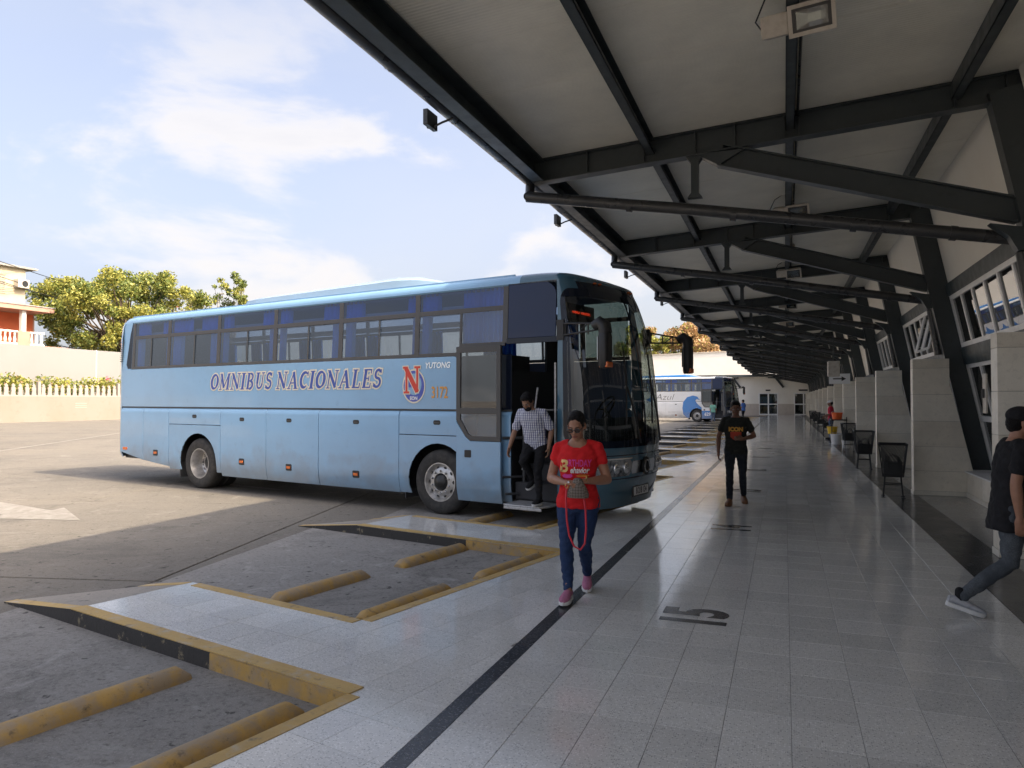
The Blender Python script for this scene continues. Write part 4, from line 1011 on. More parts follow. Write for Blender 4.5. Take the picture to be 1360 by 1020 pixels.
# ---- shared bus geometry (local frame: x forward from the front axle, y to the bus's left, z up from the ground)
def y_skirt(z):
    y = 1.255
    if z > 1.50: y -= .040 * min(1, (z - 1.5) / .1) ** 2
    if z < .62: y -= .055 * ((.62 - z) / .34) ** 2
    return y
def y_belt(z): return 1.238
def y_win(z): return 1.232 - max(0, z - 2.43) * .045
def curved_panel(name, poly, yfn, side, mats, parent, out=0.0, thick=.02, levels=(), bevel=.004):
    """polygon in x,z given depth, bent to the side profile; side -1 is the door side"""
    mb = MB(); mb.prism(poly, 0, thick, 'y'); me = mb.mesh(name, mats); bm = bmesh.new(); bm.from_mesh(me)
    for z in levels:
        bmesh.ops.bisect_plane(bm, geom=bm.verts[:] + bm.edges[:] + bm.faces[:], plane_co=(0, 0, z), plane_no=(0, 0, 1))
    for v in bm.verts: v.co.y = side * (yfn(v.co.z) + out - (thick - v.co.y))
    if side < 0: pass
    bmesh.ops.recalc_face_normals(bm, faces=bm.faces)
    if bevel:
        es = [e for e in bm.edges if len(e.link_faces) == 2 and e.calc_face_angle(0) > R(60)]
        bmesh.ops.bevel(bm, geom=es, offset=bevel, segments=1, affect='EDGES', clamp_overlap=True)
    bm.to_mesh(me); bm.free(); me.shade_smooth(); me.set_sharp_from_angle(angle=R(28)); return link(name, me, parent)
SK_LV = [.30, .36, .42, .48, .55, .62, 1.5, 1.53, 1.56, 1.585]
def arch_poly(x0, x1, z0, z1, cx, cz, r, n=18):
    a0 = math.degrees(math.asin(max(-1, min(1, (z0 - cz) / r))))
    pts = [(x0, z0)] + [(cx - r * math.cos(R(a0 + (180 - 2 * a0) * i / n)), cz + r * math.sin(R(a0 + (180 - 2 * a0) * i / n))) for i in range(n + 1)] + [(x1, z0), (x1, z1), (x0, z1)]
    return pts
# front surface
XF = [(.25, 2.70), (.45, 2.80), (.75, 2.86), (1.1, 2.88), (1.6, 2.86), (2.1, 2.81), (2.6, 2.73), (3.0, 2.62), (3.25, 2.53), (3.46, 2.42), (3.6, 2.3)]
def interp(T_, z):
    if z <= T_[0][0]: return T_[0][1]
    for (a, va), (b, vb) in zip(T_, T_[1:]):
        if z <= b:
            t = (z - a) / (b - a); return va + (vb - va) * t
    return T_[-1][1]
XFs = []
for i in range(120):       # smoothed nose profile
    z = .2 + 3.46 * i / 119
    XFs.append((z, sum(interp(XF, z + dz) for dz in np.linspace(-.16, .16, 9)) / 9 ))
XS = [(.2, 2.11), (2.62, 2.11), (3.46, 2.07)]
WF = [(.2, 1.20), (.5, 1.245), (.8, 1.25), (2.4, 1.24), (3.46, 1.186)]
def front(a, z, off=0.0):
    th = a * math.pi / 2; n = 2.55 - .6 * max(0, min(1, (z - 2.7) / .8)); s, c = math.sin(th), math.cos(th); w, xs, xf = interp(WF, z), interp(XS, z), interp(XFs, z)
    y = w * math.copysign(abs(s) ** (2 / n), s); x = xs + max(.02, xf - xs) * abs(c) ** (2 / n)
    p = Vector((x, y, z))
    if off:
        e = 1e-3; p1 = front(min(1, a + e), z); p0 = front(max(-1, a - e), z); q1 = front(a, min(3.46, z + e * 4)); q0 = front(a, max(.22, z - e * 4))
        nrm = (p1 - p0).cross(q1 - q0)
        if nrm.length > 1e-12:
            nrm.normalize(); nrm = nrm if nrm.x > 0 or abs(nrm.y) > .5 else -nrm
            if nrm.x * .3 + nrm.y * math.copysign(1, a if abs(a) > .3 else 0.0) * .7 < 0 and nrm.x < 0: nrm = -nrm
            p = p + nrm * off
    return p
def a_of_y(y, z):        # parameter for a lateral position
    n = 2.55 - .6 * max(0, min(1, (z - 2.7) / .8)); w = interp(WF, z); s = min(1, abs(y) / w); return math.copysign(math.asin(s ** (n / 2)) / (math.pi / 2), y)
def lin(y, z): return y * .845
def patch(y0, y1, z0, z1, off, nx=24, nz=18, r=0.0, amap=None):
    amap = amap or a_of_y
    mb = MB(); P = []
    for j in range(nz + 1):
        z = z0 + (z1 - z0) * j / nz; inset = 0
        for e in (z - z0, z1 - z):
            if r and e < r: inset = max(inset, r - math.sqrt(max(0, r * r - (r - e) ** 2)))
        P.append([front(amap(y0 + inset + (y1 - y0 - 2 * inset) * i / nx, z), z, off) for i in range(nx + 1)])
    mb.grid(P); return mb
def ring_patch(y0, y1, z0, z1, b, r, off, n=40):
    """black edge band of the windscreen"""
    def outline(e, rr):
        pts = rrect(y0 + e, y1 - e, z0 + e, z1 - e, max(.02, rr), 8); out = []
        m = len(pts)
        for i in range(m):
            p, q = pts[i], pts[(i + 1) % m]; k = max(1, int(math.dist(p, q) / .07))
            for t in range(k): out.append((p[0] + (q[0] - p[0]) * t / k, p[1] + (q[1] - p[1]) * t / k))
        return out
    O_ = outline(0, r); mb = MB(); c = ((y0 + y1) / 2, (z0 + z1) / 2); P0, P1 = [], []
    for (y, z) in O_:
        # inner point: clamp into the inner rounded rectangle by shrinking towards the centre line
        yi = max(y0 + b, min(y1 - b, y + (c[0] - y) * .02)); zi = max(z0 + b, min(z1 - b * 1.2, z))
        P0.append(front(lin(y, z), z, off)); P1.append(front(lin(yi, zi), zi, off))
    mb.grid([P0, P1], closed_u=True); return mb

def wheel(parent, name, x, y, side, dual):
    """side -1: outer face looks towards -y"""
    w = empty(name, (x, y, .5), parent=parent); w.scale = (1, -side * -1 if False else 1, 1)
    s = -side      # +1 when the outer face looks to -y
    t = MB(); prof = [(.30, .145), (.335, .16), (.44, .16), (.485, .135), (.50, .10), (.503, .0), (.50, -.10), (.485, -.135), (.44, -.155), (.30, -.14)]
    t.lathe([(r, -h * s) for r, h in prof], n=48); link('tyre', t.mesh('tyre', M['tyre'], smooth=40, recalc=True), w)
    r = MB()
    if not dual:
        r.lathe([(.30, -.150 * s), (.285, -.150 * s), (.265, -.10 * s), (.255, -.08 * s), (.20, -.115 * s), (.135, -.12 * s), (.13, -.07 * s)], n=48)
    else:
        r.lathe([(.30, -.150 * s), (.285, -.150 * s), (.265, -.06 * s), (.255, .08 * s), (.22, .10 * s), (.16, .06 * s), (.13, .06 * s)], n=48)
    link('rim', r.mesh('rim', M['rim'], smooth=35, recalc=True), w)
    h = MB(); hy = -.12 * s if not dual else .06 * s
    h.lathe([(.135, hy + .05 * s), (.12, hy + .0), (.10, hy - .02 * s), (.06, hy - .05 * s), (.0, hy - .055 * s)], n=24); link('hub', h.mesh('hub', M['hub'], smooth=40), w)
    hb = MB(); bb = MB()
    for i in range(10):
        a = 2 * math.pi * i / 10; c = (math.sin(a) * .168, hy + .0 * s, math.cos(a) * .168)
        bb.lathe([(.018, hy + .01 * s), (.018, hy - .018 * s), (.010, hy - .035 * s), (0, hy - .036 * s)], (c[0], 0, c[2]), n=8)
        c2 = (math.sin(a + .31) * .228, 0, math.cos(a + .31) * .228); yy = (-.099 if not dual else .088) * s
        M3 = Matrix.Rotation(a + .31, 3, 'Y'); hb.ell((c2[0], yy, c2[2]), (.030, .012, .018), 10, 6, M3)
    tag(link('bolts', bb.mesh('bolts', M['chrome'], smooth=30), w), kind='stuff'); tag(link('vent_holes', hb.mesh('vent_holes', M['hub']), w), kind='stuff')
    return w

def make_bus(name, label, loc, rz, body, roof_m, cap_m, kind):
    B = empty(name, loc, rz); tag(B, label, 'bus')
    # ---------------- door-side skirt panels
    def P(nm, poly, side=-1, yfn=y_skirt, out=0.0, lv=SK_LV, m=body, **kw): return curved_panel(nm, poly, yfn, side, m, B, out, levels=lv, **kw)
    gp = .005; zt = 1.60
    def skb(x): return .29 if x > -5.3 else .36 + (-x - 6.8) * .10 if x < -6.8 else .32
    P('side_panel', [(-8.95, skb(-8.95) + .06), (-8.08 - gp, skb(-8.08)), (-8.08 - gp, zt), (-8.95, zt)])
    P('side_panel', [(-8.08 + gp, skb(-8.08)), (-7.14 - gp, skb(-7.14)), (-7.14 - gp, zt), (-8.08 + gp, zt)])
    P('wheel_arch_panel', arch_poly(-7.14 + gp, -5.41 - gp, .35, 1.27 - gp, -6.14, .50, .60))
    P('side_panel', [(-7.14 + gp, 1.27 + gp), (-5.41 - gp, 1.27 + gp), (-5.41 - gp, zt), (-7.14 + gp, zt)])
    for x0, x1 in ((-5.41, -4.05), (-4.05, -2.66), (-2.66, -.80)):
        P('luggage_door', [(x0 + gp, .29), (x1 - gp, .29), (x1 - gp, zt), (x0 + gp, zt)], out=random.uniform(0, .003))
    P('wheel_arch_panel', arch_poly(-.80 + gp, .74, .30, 1.22 - gp, 0, .50, .60))
    P('side_panel', [(-.80 + gp, 1.22 + gp), (.74, 1.22 + gp), (.74, zt), (-.80 + gp, zt)])
    P('side_panel', [(.745, .29), (1.34, .29), (1.34, zt), (.745, zt)])
    P('wheel_well_lip', [(x, z) for x, z in arc(0, .5, .625, 180, 0, 20)] + [(x, z) for x, z in arc(0, .5, .60, 0, 180, 20)], m=M['rubber'], out=-.004, lv=(), bevel=0)
    P('wheel_well_lip', [(x, z) for x, z in arc(-6.14, .5, .625, 180, 0, 20)] + [(x, z) for x, z in arc(-6.14, .5, .60, 0, 180, 20)], m=M['rubber'], out=-.004, lv=(), bevel=0)
    # driver side: plain
    P('side_panel', arch_poly(-8.95, -3.2, .36, zt, -6.14, .5, .60), side=1); P('side_panel', arch_poly(-3.19, 2.11, .30, zt, 0, .5, .60), side=1)
    # belt above the waist line
    fr = .42
    P('waist_panel', [(-8.95, 1.625), (.36, 1.625), (.36, 2.36)] + arc(.29, 2.36, .07, 0, 90, 4) + [(-8.95, 2.43)], yfn=y_belt, lv=())
    P('waist_panel', [(-8.95, 1.625), (2.11, 1.625), (2.11, 2.43), (-8.95, 2.43)], side=1, yfn=y_belt, lv=())
    P('waist_strip', [(-8.95, 1.598), (1.34, 1.598), (1.34, 1.628), (-8.95, 1.628)], yfn=lambda z: 1.228, m=M['rubber'], lv=(), bevel=0)
    P('front_post_panel', [(.37, 1.63), (1.34, 1.63), (1.34, 2.43), (.37, 2.43)], yfn=lambda z: 1.225, m=M['frit'], lv=())
    # liner, floors, wheel wells
    li = MB(); li.box(-8.9, -6.8, -1.17, 1.17, .5, 1.30); li.box(-5.45, -.72, -1.17, 1.17, .34, 1.30); li.box(.68, 1.33, -1.17, 1.17, .34, 1.30); li.box(-6.8, -5.45, -.78, .78, .40, 1.30); li.box(-.72, .68, -.78, .78, .40, 1.30); li.box(-6.85, -5.4, -1.2, 1.2, 1.12, 1.25); li.box(-.75, .72, -1.2, 1.2, 1.12, 1.2)
    li.build('chassis', M['plastic'], B)
    f = MB(); f.box(-8.9, 1.33, -1.19, 1.19, 1.30, 1.36); f.box(1.33, 2.6, .0, 1.17, .62, 1.30); f.box(1.33, 2.55, -1.1, 1.1, .30, .345); f.build('floor', M['bus_floor'], B)
    st_ = MB()
    for i in range(3): st_.box(1.36, 2.1, -1.16 + .30 * i, -1.16 + .30 * (i + 1) + .5, .345 + .24 * i, .345 + .24 * (i + 1))
    st_.build('entrance_steps', M['bus_floor'], B, bevel=.01)
    w_ = MB(); w_.box(1.30, 1.34, -1.2, .2, .35, 2.2); w_.build('step_well_wall', M['plastic'], B)
    lw_ = MB(); lw_.box(-8.85, 1.3, -1.205, -1.19, 1.36, 2.42); lw_.box(-8.85, 2.05, 1.19, 1.205, 1.36, 2.42); lw_.box(-8.86, -8.8, -1.15, 1.15, 1.36, 3.45); lw_.build('inner_lining', M['seat'], B)
    c_ = MB(); c_.box(-8.8, 1.9, -1.12, 1.12, 3.40, 3.43); c_.build('ceiling', M['seat'], B)
    rk = MB(); 
    for s in (-1, 1): rk.box(-8.6, 1.2, s * .72 if s > 0 else -1.08, 1.08 if s > 0 else -.72, 3.16, 3.22)
    rk.build('luggage_rack', M['curtain_w'], B)
    # seats
    sm = MB(); sm.box(-.24, .22, -.47, .47, .30, .46)
    for yy in (-.24, .24):
        sm.prism([(-.24, .40), (-.16, .40), (-.30, 1.06), (-.40, 1.04)], yy - .21, yy + .21, 'y')
    sm.box(-.1, .1, -.42, .42, 0, .3); seat_me = sm.mesh('seat', M['seat'], bevel=.03)
    hm = MB()
    for yy in (-.24, .24): hm.prism([(-.405, 1.10), (-.26, 1.12), (-.215, .80), (-.36, .78)], yy - .20, yy + .20, 'y')
    head_me = hm.mesh('headrest_cover', M['seat_cover'], bevel=.02)
    x = -8.2
    while x < .6:
        for yy in (-.66, .66):
            s_ = link('seat', seat_me, B, (x, yy, 1.36)); link('headrest_cover', head_me, s_)
        x += .84
    # ---------------- window band
    div = [-8.55, -7.23, -5.55, -3.87, -2.17, -.46, 1.22]
    for side in (-1, 1):
        zlo, zmid, zhi = 2.435, 3.12, 3.46
        def bar_(nm, x0, x1, z0, z1, out=0.0, m=M['frame_grey']): return curved_panel(nm, [(x0, z0), (x1, z0), (x1, z1), (x0, z1)], y_win, side, m, B, out, thick=.03, levels=(), bevel=.003)
        xe = 1.26 if side < 0 else 2.09
        bar_('window_rail', -8.6, .41 if side < 0 else xe, zlo, zlo + .055); bar_('window_rail', -8.6, xe, zmid - .035, zmid + .035); bar_('window_rail', -8.6, xe, zhi - .03, zhi + .03, 0, M['cap_navy'])
        for x in div: bar_('window_pillar', x - .045, x + .045, zlo if not (side < 0 and x > 1) else 2.6, zhi - .03, .003)
        if side < 0: bar_('window_rail', .41, 1.22, 2.56, 2.62)
        # curved end pane
        curved_panel('end_pane', [(-8.80, 2.54), (-8.74, 2.45), (-8.60, 2.44), (-8.60, 3.46), (-8.62, 3.46), (-8.70, 3.2)], y_win, side, M['frit'], B, .003, .02)
        curved_panel('rear_pillar', [(-8.955, 2.43), (-8.58, 2.43), (-8.58, 3.46), (-8.955, 3.46)], y_win, side, body, B, 0, .02)
        for i in range(len(div) - 1):
            a, b = div[i] + .045, div[i + 1] - .045
            def pane(x0, x1, z0, z1, m, out): return curved_panel('pane', [(x0, z0), (x1, z0), (x1, z1), (x0, z1)], y_win, side, m, B, out, thick=.006, levels=(), bevel=0)
            pane(a, b, zmid + .035, zhi - .03, M['top_glass'], -.004)
            z0 = zlo + .055
            if side < 0 and i == 5:
                pane(a, .39, z0, zmid - .035, M['bus_glass'], -.006); pane(.41, b, 2.62, zmid - .035, M['bus_glass'], -.006); bar_('window_pillar', .385, .425, zlo, zmid, .001)
            else:
                mdl = a + (b - a) * (.52 if i else .5)
                pane(a, mdl + .03, z0, zmid - .035, M['bus_glass'], -.006); pane(mdl - .03, b, z0, zmid - .035, M['bus_glass'], -.016); bar_('sash_bar', mdl - .012, mdl + .012, z0, zmid - .035, -.003)
            # curtains gathered beside the pillars
            def curt(x0, x1, z0_, m):
                mb = MB(); nfold = max(3, int((x1 - x0) / .085)); P_ = []
                for z in ((z0_, 2.8, 3.10) if z0_ < 3 else (3.12, 3.3, 3.44)):
                    P_.append([(x0 + (x1 - x0) * t / (nfold * 4), side * (y_win(z) - .075 - .040 * math.sin(2 * math.pi * t / 4 + math.sin(t * 1.7))), z) for t in range(nfold * 4 + 1)])
                mb.grid(P_); mb.build('curtain', m, B, smooth=60)
            if side < 0:
                rd = random.Random(i * 7 + 3); L1 = [.45, .72, .28, .30, .42, .36][i]; L2 = [.30, .62, .40, .46, .22, .78][i]
                curt(a, a + L1, 3.12, M['curtain']); curt(b - L2, b, 3.12, M['curtain'])
                curt(a, a + L1 * .5, 2.48, M['curtain']); curt(b - (L2 * .5 if i < 5 else L2), b, 2.48 if i < 5 else 2.62, M['curtain'])
            else: curt(a, a + .3, 2.48, M['curtain']); curt(b - .35, b, 2.48, M['curtain'])
        if side < 0: curved_panel('corner_pane', [(1.27, 2.66), (2.07, 2.66), (2.07, 3.2)] + arc(1.87, 3.24, .2, 0, 90, 5) + [(1.27, 3.44)], y_win, side, M['corner'], B, .004, .02)
        else: curved_panel('corner_pane', [(1.27, 2.45), (2.07, 2.45), (2.07, 3.44), (1.27, 3.44)], y_win, side, M['shield_glass'], B, .002, .006)
    # door header
    curved_panel('door_header', [(1.25, 2.58), (2.11, 2.58), (2.11, 2.66), (1.25, 2.66)], y_win, -1, M['frit'], B, .006, .03)
    # ---------------- roof
    rf = MB(); prof = [(1.188, 3.455), (1.186, 3.485), (1.165, 3.535), (1.12, 3.575), (1.02, 3.605), (.8, 3.625), (.4, 3.64), (0, 3.645)]
    prof = [(-y, z) for y, z in prof] + [(y, z) for y, z in prof[-2::-1]]; P_ = []
    for x, k, dz in ((-9.13, .90, -.10), (-9.05, .955, -.035), (-8.9, .985, -.008), (-8.6, 1, 0), (-6, 1, .004), (-3, 1, .006), (0, 1, .004), (1.46, 1, 0)):
        P_.append([(x, y * k, z + (dz if z > 3.46 else min(0, dz))) for y, z in prof])
    rf.grid(P_); rf.build('roof', roof_m, B, smooth=50, recalc=True)
    rg_ = MB()
    for s in (-1, 1): rg_.box(-8.8, 1.3, s * 1.07 - .012, s * 1.07 + .012, 3.585, 3.612)
    rg_.build('roof_rail', roof_m, B)
    ac_ = MB(); P_ = []
    for x, k, h in ((-5.25, .9, .02), (-5.05, 1, .14), (-4.6, 1, .17), (-2.2, 1, .21), (-1.2, 1, .23), (-.75, .96, .20), (-.3, .88, .10), (.1, .8, .01)):
        P_.append([(x, y * k, 3.60 + h * q) for y, q in ((-.95, 0), (-.93, .7), (-.84, .97), (-.4, 1.0), (.4, 1.0), (.84, .97), (.93, .7), (.95, 0))])
    ac_.grid(P_); ac_.build('roof_air_conditioner', M['ac_blue'] if kind == 'blue' else M['bus_deep'], B, smooth=40, recalc=True)
    h_ = MB(); h_.box(-7.4, -6.5, -.42, .42, 3.63, 3.70); h_.build('roof_hatch', roof_m, B, bevel=.03)
    # ---------------- rear
    rr = MB(); pl = [(-8.95, -1.235)] + [(-8.95 + .26 * math.cos(R(a)), -.98 + .255 * math.sin(R(a))) for a in range(265, 175, -10)] + [(-9.23, -.5), (-9.25, 0), (-9.23, .5)] + [(-8.95 + .26 * math.cos(R(a)), .98 + .255 * math.sin(R(a))) for a in range(180, 90, -10)] + [(-8.95, 1.235)]
    P_ = [[(x + (.10 if z < .6 else (.08 if z > 3.4 else 0)), y * (.97 if z > 3.3 else 1), z) for x, y in pl] for z in (.52, .62, .9, 1.6, 2.4, 3.1, 3.38, 3.48)]
    rr.grid(P_); rr.build('rear_body', body, B, smooth=40, recalc=True)
    lv_ = MB()
    for q in range(11): z = 2.62 + q * .045; lv_.obox((-8.99 + q * .004, -1.245 + q * .002, z), (.045, -.004, .004), (.0, .008, .0), (0, .004, .007))
    lv_.build('vent_slats', M['rubber'], B)
    # ---------------- front cap
    cap_ = MB(); zs = list(np.linspace(.25, 3.46, 74)); na = 72
    aa = [-1 + 2 * i / na for i in range(na + 1)]; G = [[front(a, z) for a in aa] for z in zs]; vs = [p for r_ in G for p in r_]; fs = []
    WSY, WS0, WS1 = 1.13, 1.10, 3.33
    for j in range(len(zs) - 1):
        for i in range(na):
            zc = (zs[j] + zs[j + 1]) / 2; yc = (aa[i] + aa[i + 1]) / 2 / .845
            if abs(yc) < WSY - .07 and WS0 + .06 < zc < WS1 - .08: continue
            fs.append((j * (na + 1) + i, j * (na + 1) + i + 1, (j + 1) * (na + 1) + i + 1, (j + 1) * (na + 1) + i))
    cap_.add(vs, fs)
    cap_.build('front_body', cap_m, B, smooth=50)
    cr = MB(); P_ = []; n_ = 1.98; xs_, xf_ = interp(XS, 3.455), interp(XFs, 3.455)
    for x in [1.455, 1.6, 1.75, 1.9, 2.0, xs_] + [xs_ + (xf_ - xs_) * q for q in (.2, .4, .55, .7, .8, .88, .94, .98, .998)]:
        wk = 1.0 if x <= xs_ else (1 - ((x - xs_) / (xf_ - xs_)) ** n_) ** (1 / n_)
        u = max(0, (x - 1.5) / (xf_ - 1.5)); g_ = max(.0, 1 - u ** 2.6) ** .6
        P_.append([(x, y * wk, 3.452 + (z - 3.455) * g_ + .004) for y, z in prof])
    cr.grid(P_); cr.build('roof_front', cap_m, B, smooth=50, recalc=True)
    ring_patch(-WSY, WSY, WS0, WS1, .10, .22, .006).build('windscreen_edge', M['frit'], B, smooth=60, recalc=True)
    for y0, y1 in ((-WSY + .06, -.01), (.01, WSY - .06)):
        patch(y0, y1, WS0 + .05, WS1 - .06, .004, 24, 24, .12, lin).build('windscreen', M['shield_glass'], B, smooth=80, recalc=True)
    patch(-.035, .035, WS0 + .02, WS1 - .02, .012, 2, 24).build('windscreen_divider', M['frit'], B, smooth=60, recalc=True)
    patch(-1.0, 1.0, 3.31, 3.44, .004, 20, 3).build('header_band', M['frit'], B, smooth=60)
    for y in (-.62, -.5, .5, .62):
        m_ = MB(); p = front(a_of_y(y, 3.44), 3.44, .01); m_.ell(p, (.03, .035, .014), 10, 6); m_.build('marker_light', M['amber'], B, smooth=60)
    # lamps, emblem, bumper line, plate
    for s in (-1, 1):
        y0, y1 = sorted((s * .42, s * 1.2))
        patch(y0, y1, .70, .93, .008, 14, 5, .05).build('headlight', M['lamp'], B, smooth=60, recalc=True)
        for q, yy in enumerate((.56, .76, .95, 1.1)):
            p = front(a_of_y(s * yy, .815), .815, .012); l_ = MB(); l_.ell(p, (.035, .085 if q < 3 else .06, .085), 16, 10); l_.build('lamp_reflector', M['chrome'], B, smooth=60)
        patch(*sorted((s * .42, s * 1.2)), .935, .955, .010, 14, 1).build('headlight_trim', M['chrome'], B, smooth=60, recalc=True)
    patch(-.42, .42, .72, .90, .006, 12, 3, .03).build('grille', M['chrome'], B, smooth=60, recalc=True)
    em = MB(); p = front(0, .81, .02); em.lathe([(.13, 0), (.135, .02), (.11, .03), (.105, .012), (.0, .012)], p, 'x', 28); em.build('emblem', M['plastic'], B, smooth=40)
    em = MB(); em.lathe([(.075, .030), (.085, .036), (.095, .030)], p, 'x', 24); em.build('emblem_ring', M['chrome'], B, smooth=40)
    patch(-1.15, 1.15, .655, .668, .004, 20, 1).build('bumper_line', M['frit'], B, smooth=60, recalc=True)
    patch(-1.15, 1.15, .985, .998, .004, 20, 1).build('bumper_line', M['frit'], B, smooth=60, recalc=True)
    p = front(0, .45, .012); pt = MB(); pt.box(p.x - .01, p.x + .012, -.28, .28, .37, .53); pt.build('plate_holder', M['plastic'], B)
    pt = MB(); pt.box(p.x + .012, p.x + .018, -.25, .25, .39, .51); np_ = pt.build('number_plate', M['txt_white'], B)
    text_obj('plate_lettering', 'B 218 134', .125, M['plastic'], np_, (p.x + .0195, 0, .449), (R(90), 0, R(90)), sx=.74, offset=.004)
    pn = MB(); pn.box(1.02, 1.06, .25, 1.17, 1.3, 2.75); pn.box(1.0, 1.04, -1.17, -.25, 1.3, 2.45); pn.build('cab_partition', M['plastic'], B)
    # wipers
    for y0, y1 in ((-.25, -.75), (.55, .1)):
        wp = MB(); pa, pb = front(a_of_y(y0, 1.15), 1.15, .05), front(a_of_y(y1 * .55 + y0 * .45, 1.95), 1.95, .045)
        wp.tube([pa, pa.lerp(pb, .5) + Vector((.02, 0, 0)), pb], .014, 6)
        q0, q1 = front(a_of_y(y1 * .55 + y0 * .45 - .06, 1.42), 1.42, .03), front(a_of_y(y1 * .55 + y0 * .45 + .05, 2.46), 2.46, .03)
        wp.tube([q0, pb - Vector((.01, 0, 0)), q1], .013, 6); wp.build('wiper', M['plastic'], B, smooth=40)
    # cab: dashboard, steering wheel, driver seat, sign box
    da = MB(); da.prism([(1.9, 1.0), (2.55, 1.0), (2.62, 1.25), (2.3, 1.50), (2.05, 1.46), (1.95, 1.2)], -.55, 1.08, 'y'); da.build('dashboard', M['plastic'], B, bevel=.03)
    sw = MB(); c = Vector((1.92, .62, 1.62)); ux, uy = Vector((.55, 0, .84)).normalized(), Vector((0, 1, 0))
    sw.tube([c + (ux * math.cos(t) + uy * math.sin(t)) * .24 for t in [2 * math.pi * q / 24 for q in range(24)]], .016, 6, closed=True)
    for t in (0.5, 2.6, 4.7): sw.tube([c, c + (ux * math.cos(t) + uy * math.sin(t)) * .24], .014, 6)
    sw.tube([c, (2.15, .62, 1.3)], .03, 8); sw.build('steering_wheel', M['plastic'], B, smooth=40)
    dsx = MB(); dsx.box(1.2, 1.62, .38, .86, 1.15, 1.32); dsx.prism([(1.1, 1.3), (1.26, 1.3), (1.16, 2.2), (1.02, 2.2)], .4, .84, 'y'); dsx.build('driver_seat', M['seat'], B, bevel=.04)
    sg = MB(); sg.box(2.02, 2.10, -.95, -.1, 2.92, 3.16); sg.build('sign_box', M['plastic'], B)
    if kind == 'blue': text_obj('sign_lettering', 'HABANA  VARADERO', .055, M['led'], B, (2.105, -.52, 3.04), (R(90), 0, R(90)), sx=.95, spacing=1.1, offset=-.001)
    lk = MB()
    for y in (-1.02, -.86): lk.tube([(1.95, y, .9), (1.95, y, 2.3)], .017, 8)
    lk.tube([(1.42, -1.06, .75), (1.5, -.95, 1.2), (1.46, -.7, 1.95)], .017, 8); lk.tube([(1.42, -1.0, 1.62), (2.0, -.5, 1.62)], .014, 8)
    lk.build('handrail', M['step_metal'], B, smooth=40)
    # mirrors on both front posts
    for s in (-1, 1):
        mi = empty('mirror', parent=B); base = Vector((2.16, s * 1.22, 2.76)); tip = Vector((2.84, s * 1.46, 2.72))
        if s > 0: base, tip = Vector((2.42, 1.16, 2.80)), Vector((2.84, 1.62, 2.74))
        a = MB()
        for dz, dz2 in ((.07, .05), (-.10, -.03)): a.tube([base + Vector((0, 0, dz)), base.lerp(tip, .5) + Vector((0, 0, (dz + dz2) / 2)), tip + Vector((0, 0, dz2))], .013, 8)
        for t in (.12, .45, .75): p = base.lerp(tip, t); a.tube([p + Vector((0, 0, .07)), p + Vector((0, 0, -.09))], .010, 6)
        a.tube([base.lerp(tip, .45) + Vector((0, 0, -.09)), base.lerp(tip, .75) + Vector((0, 0, .06))], .009, 6)
        a.box(base.x - .06, base.x + .05, base.y - .03, base.y + .03, base.z - .16, base.z + .12); link('arm', a.mesh('arm', M['plastic'], smooth=40), mi)
        h = MB(); h.tube([tip + Vector((-.06, 0, .02)), tip + Vector((.03, 0, .06)), tip + Vector((.10, 0, .01)), tip + Vector((.115, 0, -.09))], [.06, .085, .092, .09], 14)
        cx_ = tip + Vector((.105, 0, 0))
        P_ = []
        for z, k in ((-.07, .82), (-.12, 1), (-.35, 1), (-.5, .95), (-.54, .8)):
            P_.append([(cx_.x + x * k, cx_.y + y * k, cx_.z + z) for x, y in rrect(-.065, .075, -.10, .10, .045, 4)])
        h.grid(P_, closed_u=True); h.add(P_[0], [list(range(len(P_[0])))]); h.add(P_[-1], [list(range(len(P_[-1])))[::-1]])
        link('housing', h.mesh('housing', M['plastic'], smooth=45, recalc=True), mi)
        am = MB(); am.box(cx_.x - .045, cx_.x + .079, cx_.y - .085, cx_.y + .085, cx_.z - .53, cx_.z - .455); link('indicator', am.mesh('indicator', M['amber'], bevel=.015), mi)
        gl_ = MB(); gl_.box(cx_.x - .073, cx_.x - .068, cx_.y - .08, cx_.y + .08, cx_.z - .43, cx_.z - .13); link('mirror_glass', gl_.mesh('mirror_glass', M['chrome']), mi)
    # wheels
    wheel(B, 'wheel', 0, -1.06, -1, False); wheel(B, 'wheel', 0, 1.06, 1, False); wheel(B, 'wheel', -6.14, -1.06, -1, True); wheel(B, 'wheel', -6.14, 1.06, 1, True)
    for s in (-1, 1):
        t = MB(); t.lathe([(.3, .13), (.44, .15), (.50, .1), (.50, -.1), (.44, -.15), (.3, -.13)], (-6.14, s * .72, .5), n=32); t.build('inner_tyre', M['tyre'], B, smooth=40)
        mf = MB(); mf.box(-6.86, -6.84, s * .95 - .22, s * .95 + .22, .18, .55); mf.build('mud_flap', M['rubber'], B); mf = MB(); mf.box(-.74, -.72, s * .95 - .22, s * .95 + .22, .2, .5); mf.build('mud_flap', M['rubber'], B)
    # small fittings on the door side
    def handle(x, z):
        o = curved_panel('handle', rrect(x - .07, x + .07, z - .035, z + .035, .03, 3), y_skirt, -1, M['plastic'], B, .004, .01, (), 0)
        curved_panel('handle_grip', rrect(x - .055, x + .055, z - .012, z + .004, .006, 2), y_skirt, -1, M['frame_grey'], o, .012, .008, (), 0)
    def marker(x, z):
        o = curved_panel('side_marker', rrect(x - .075, x + .075, z - .06, z + .06, .02, 3), y_skirt, -1, M['plastic'], B, .012, .02, (), .003)
        curved_panel('lens', rrect(x - .05, x + .05, z - .022, z + .022, .01, 2), y_skirt, -1, M['amber'], o, .018, .01, (), 0)
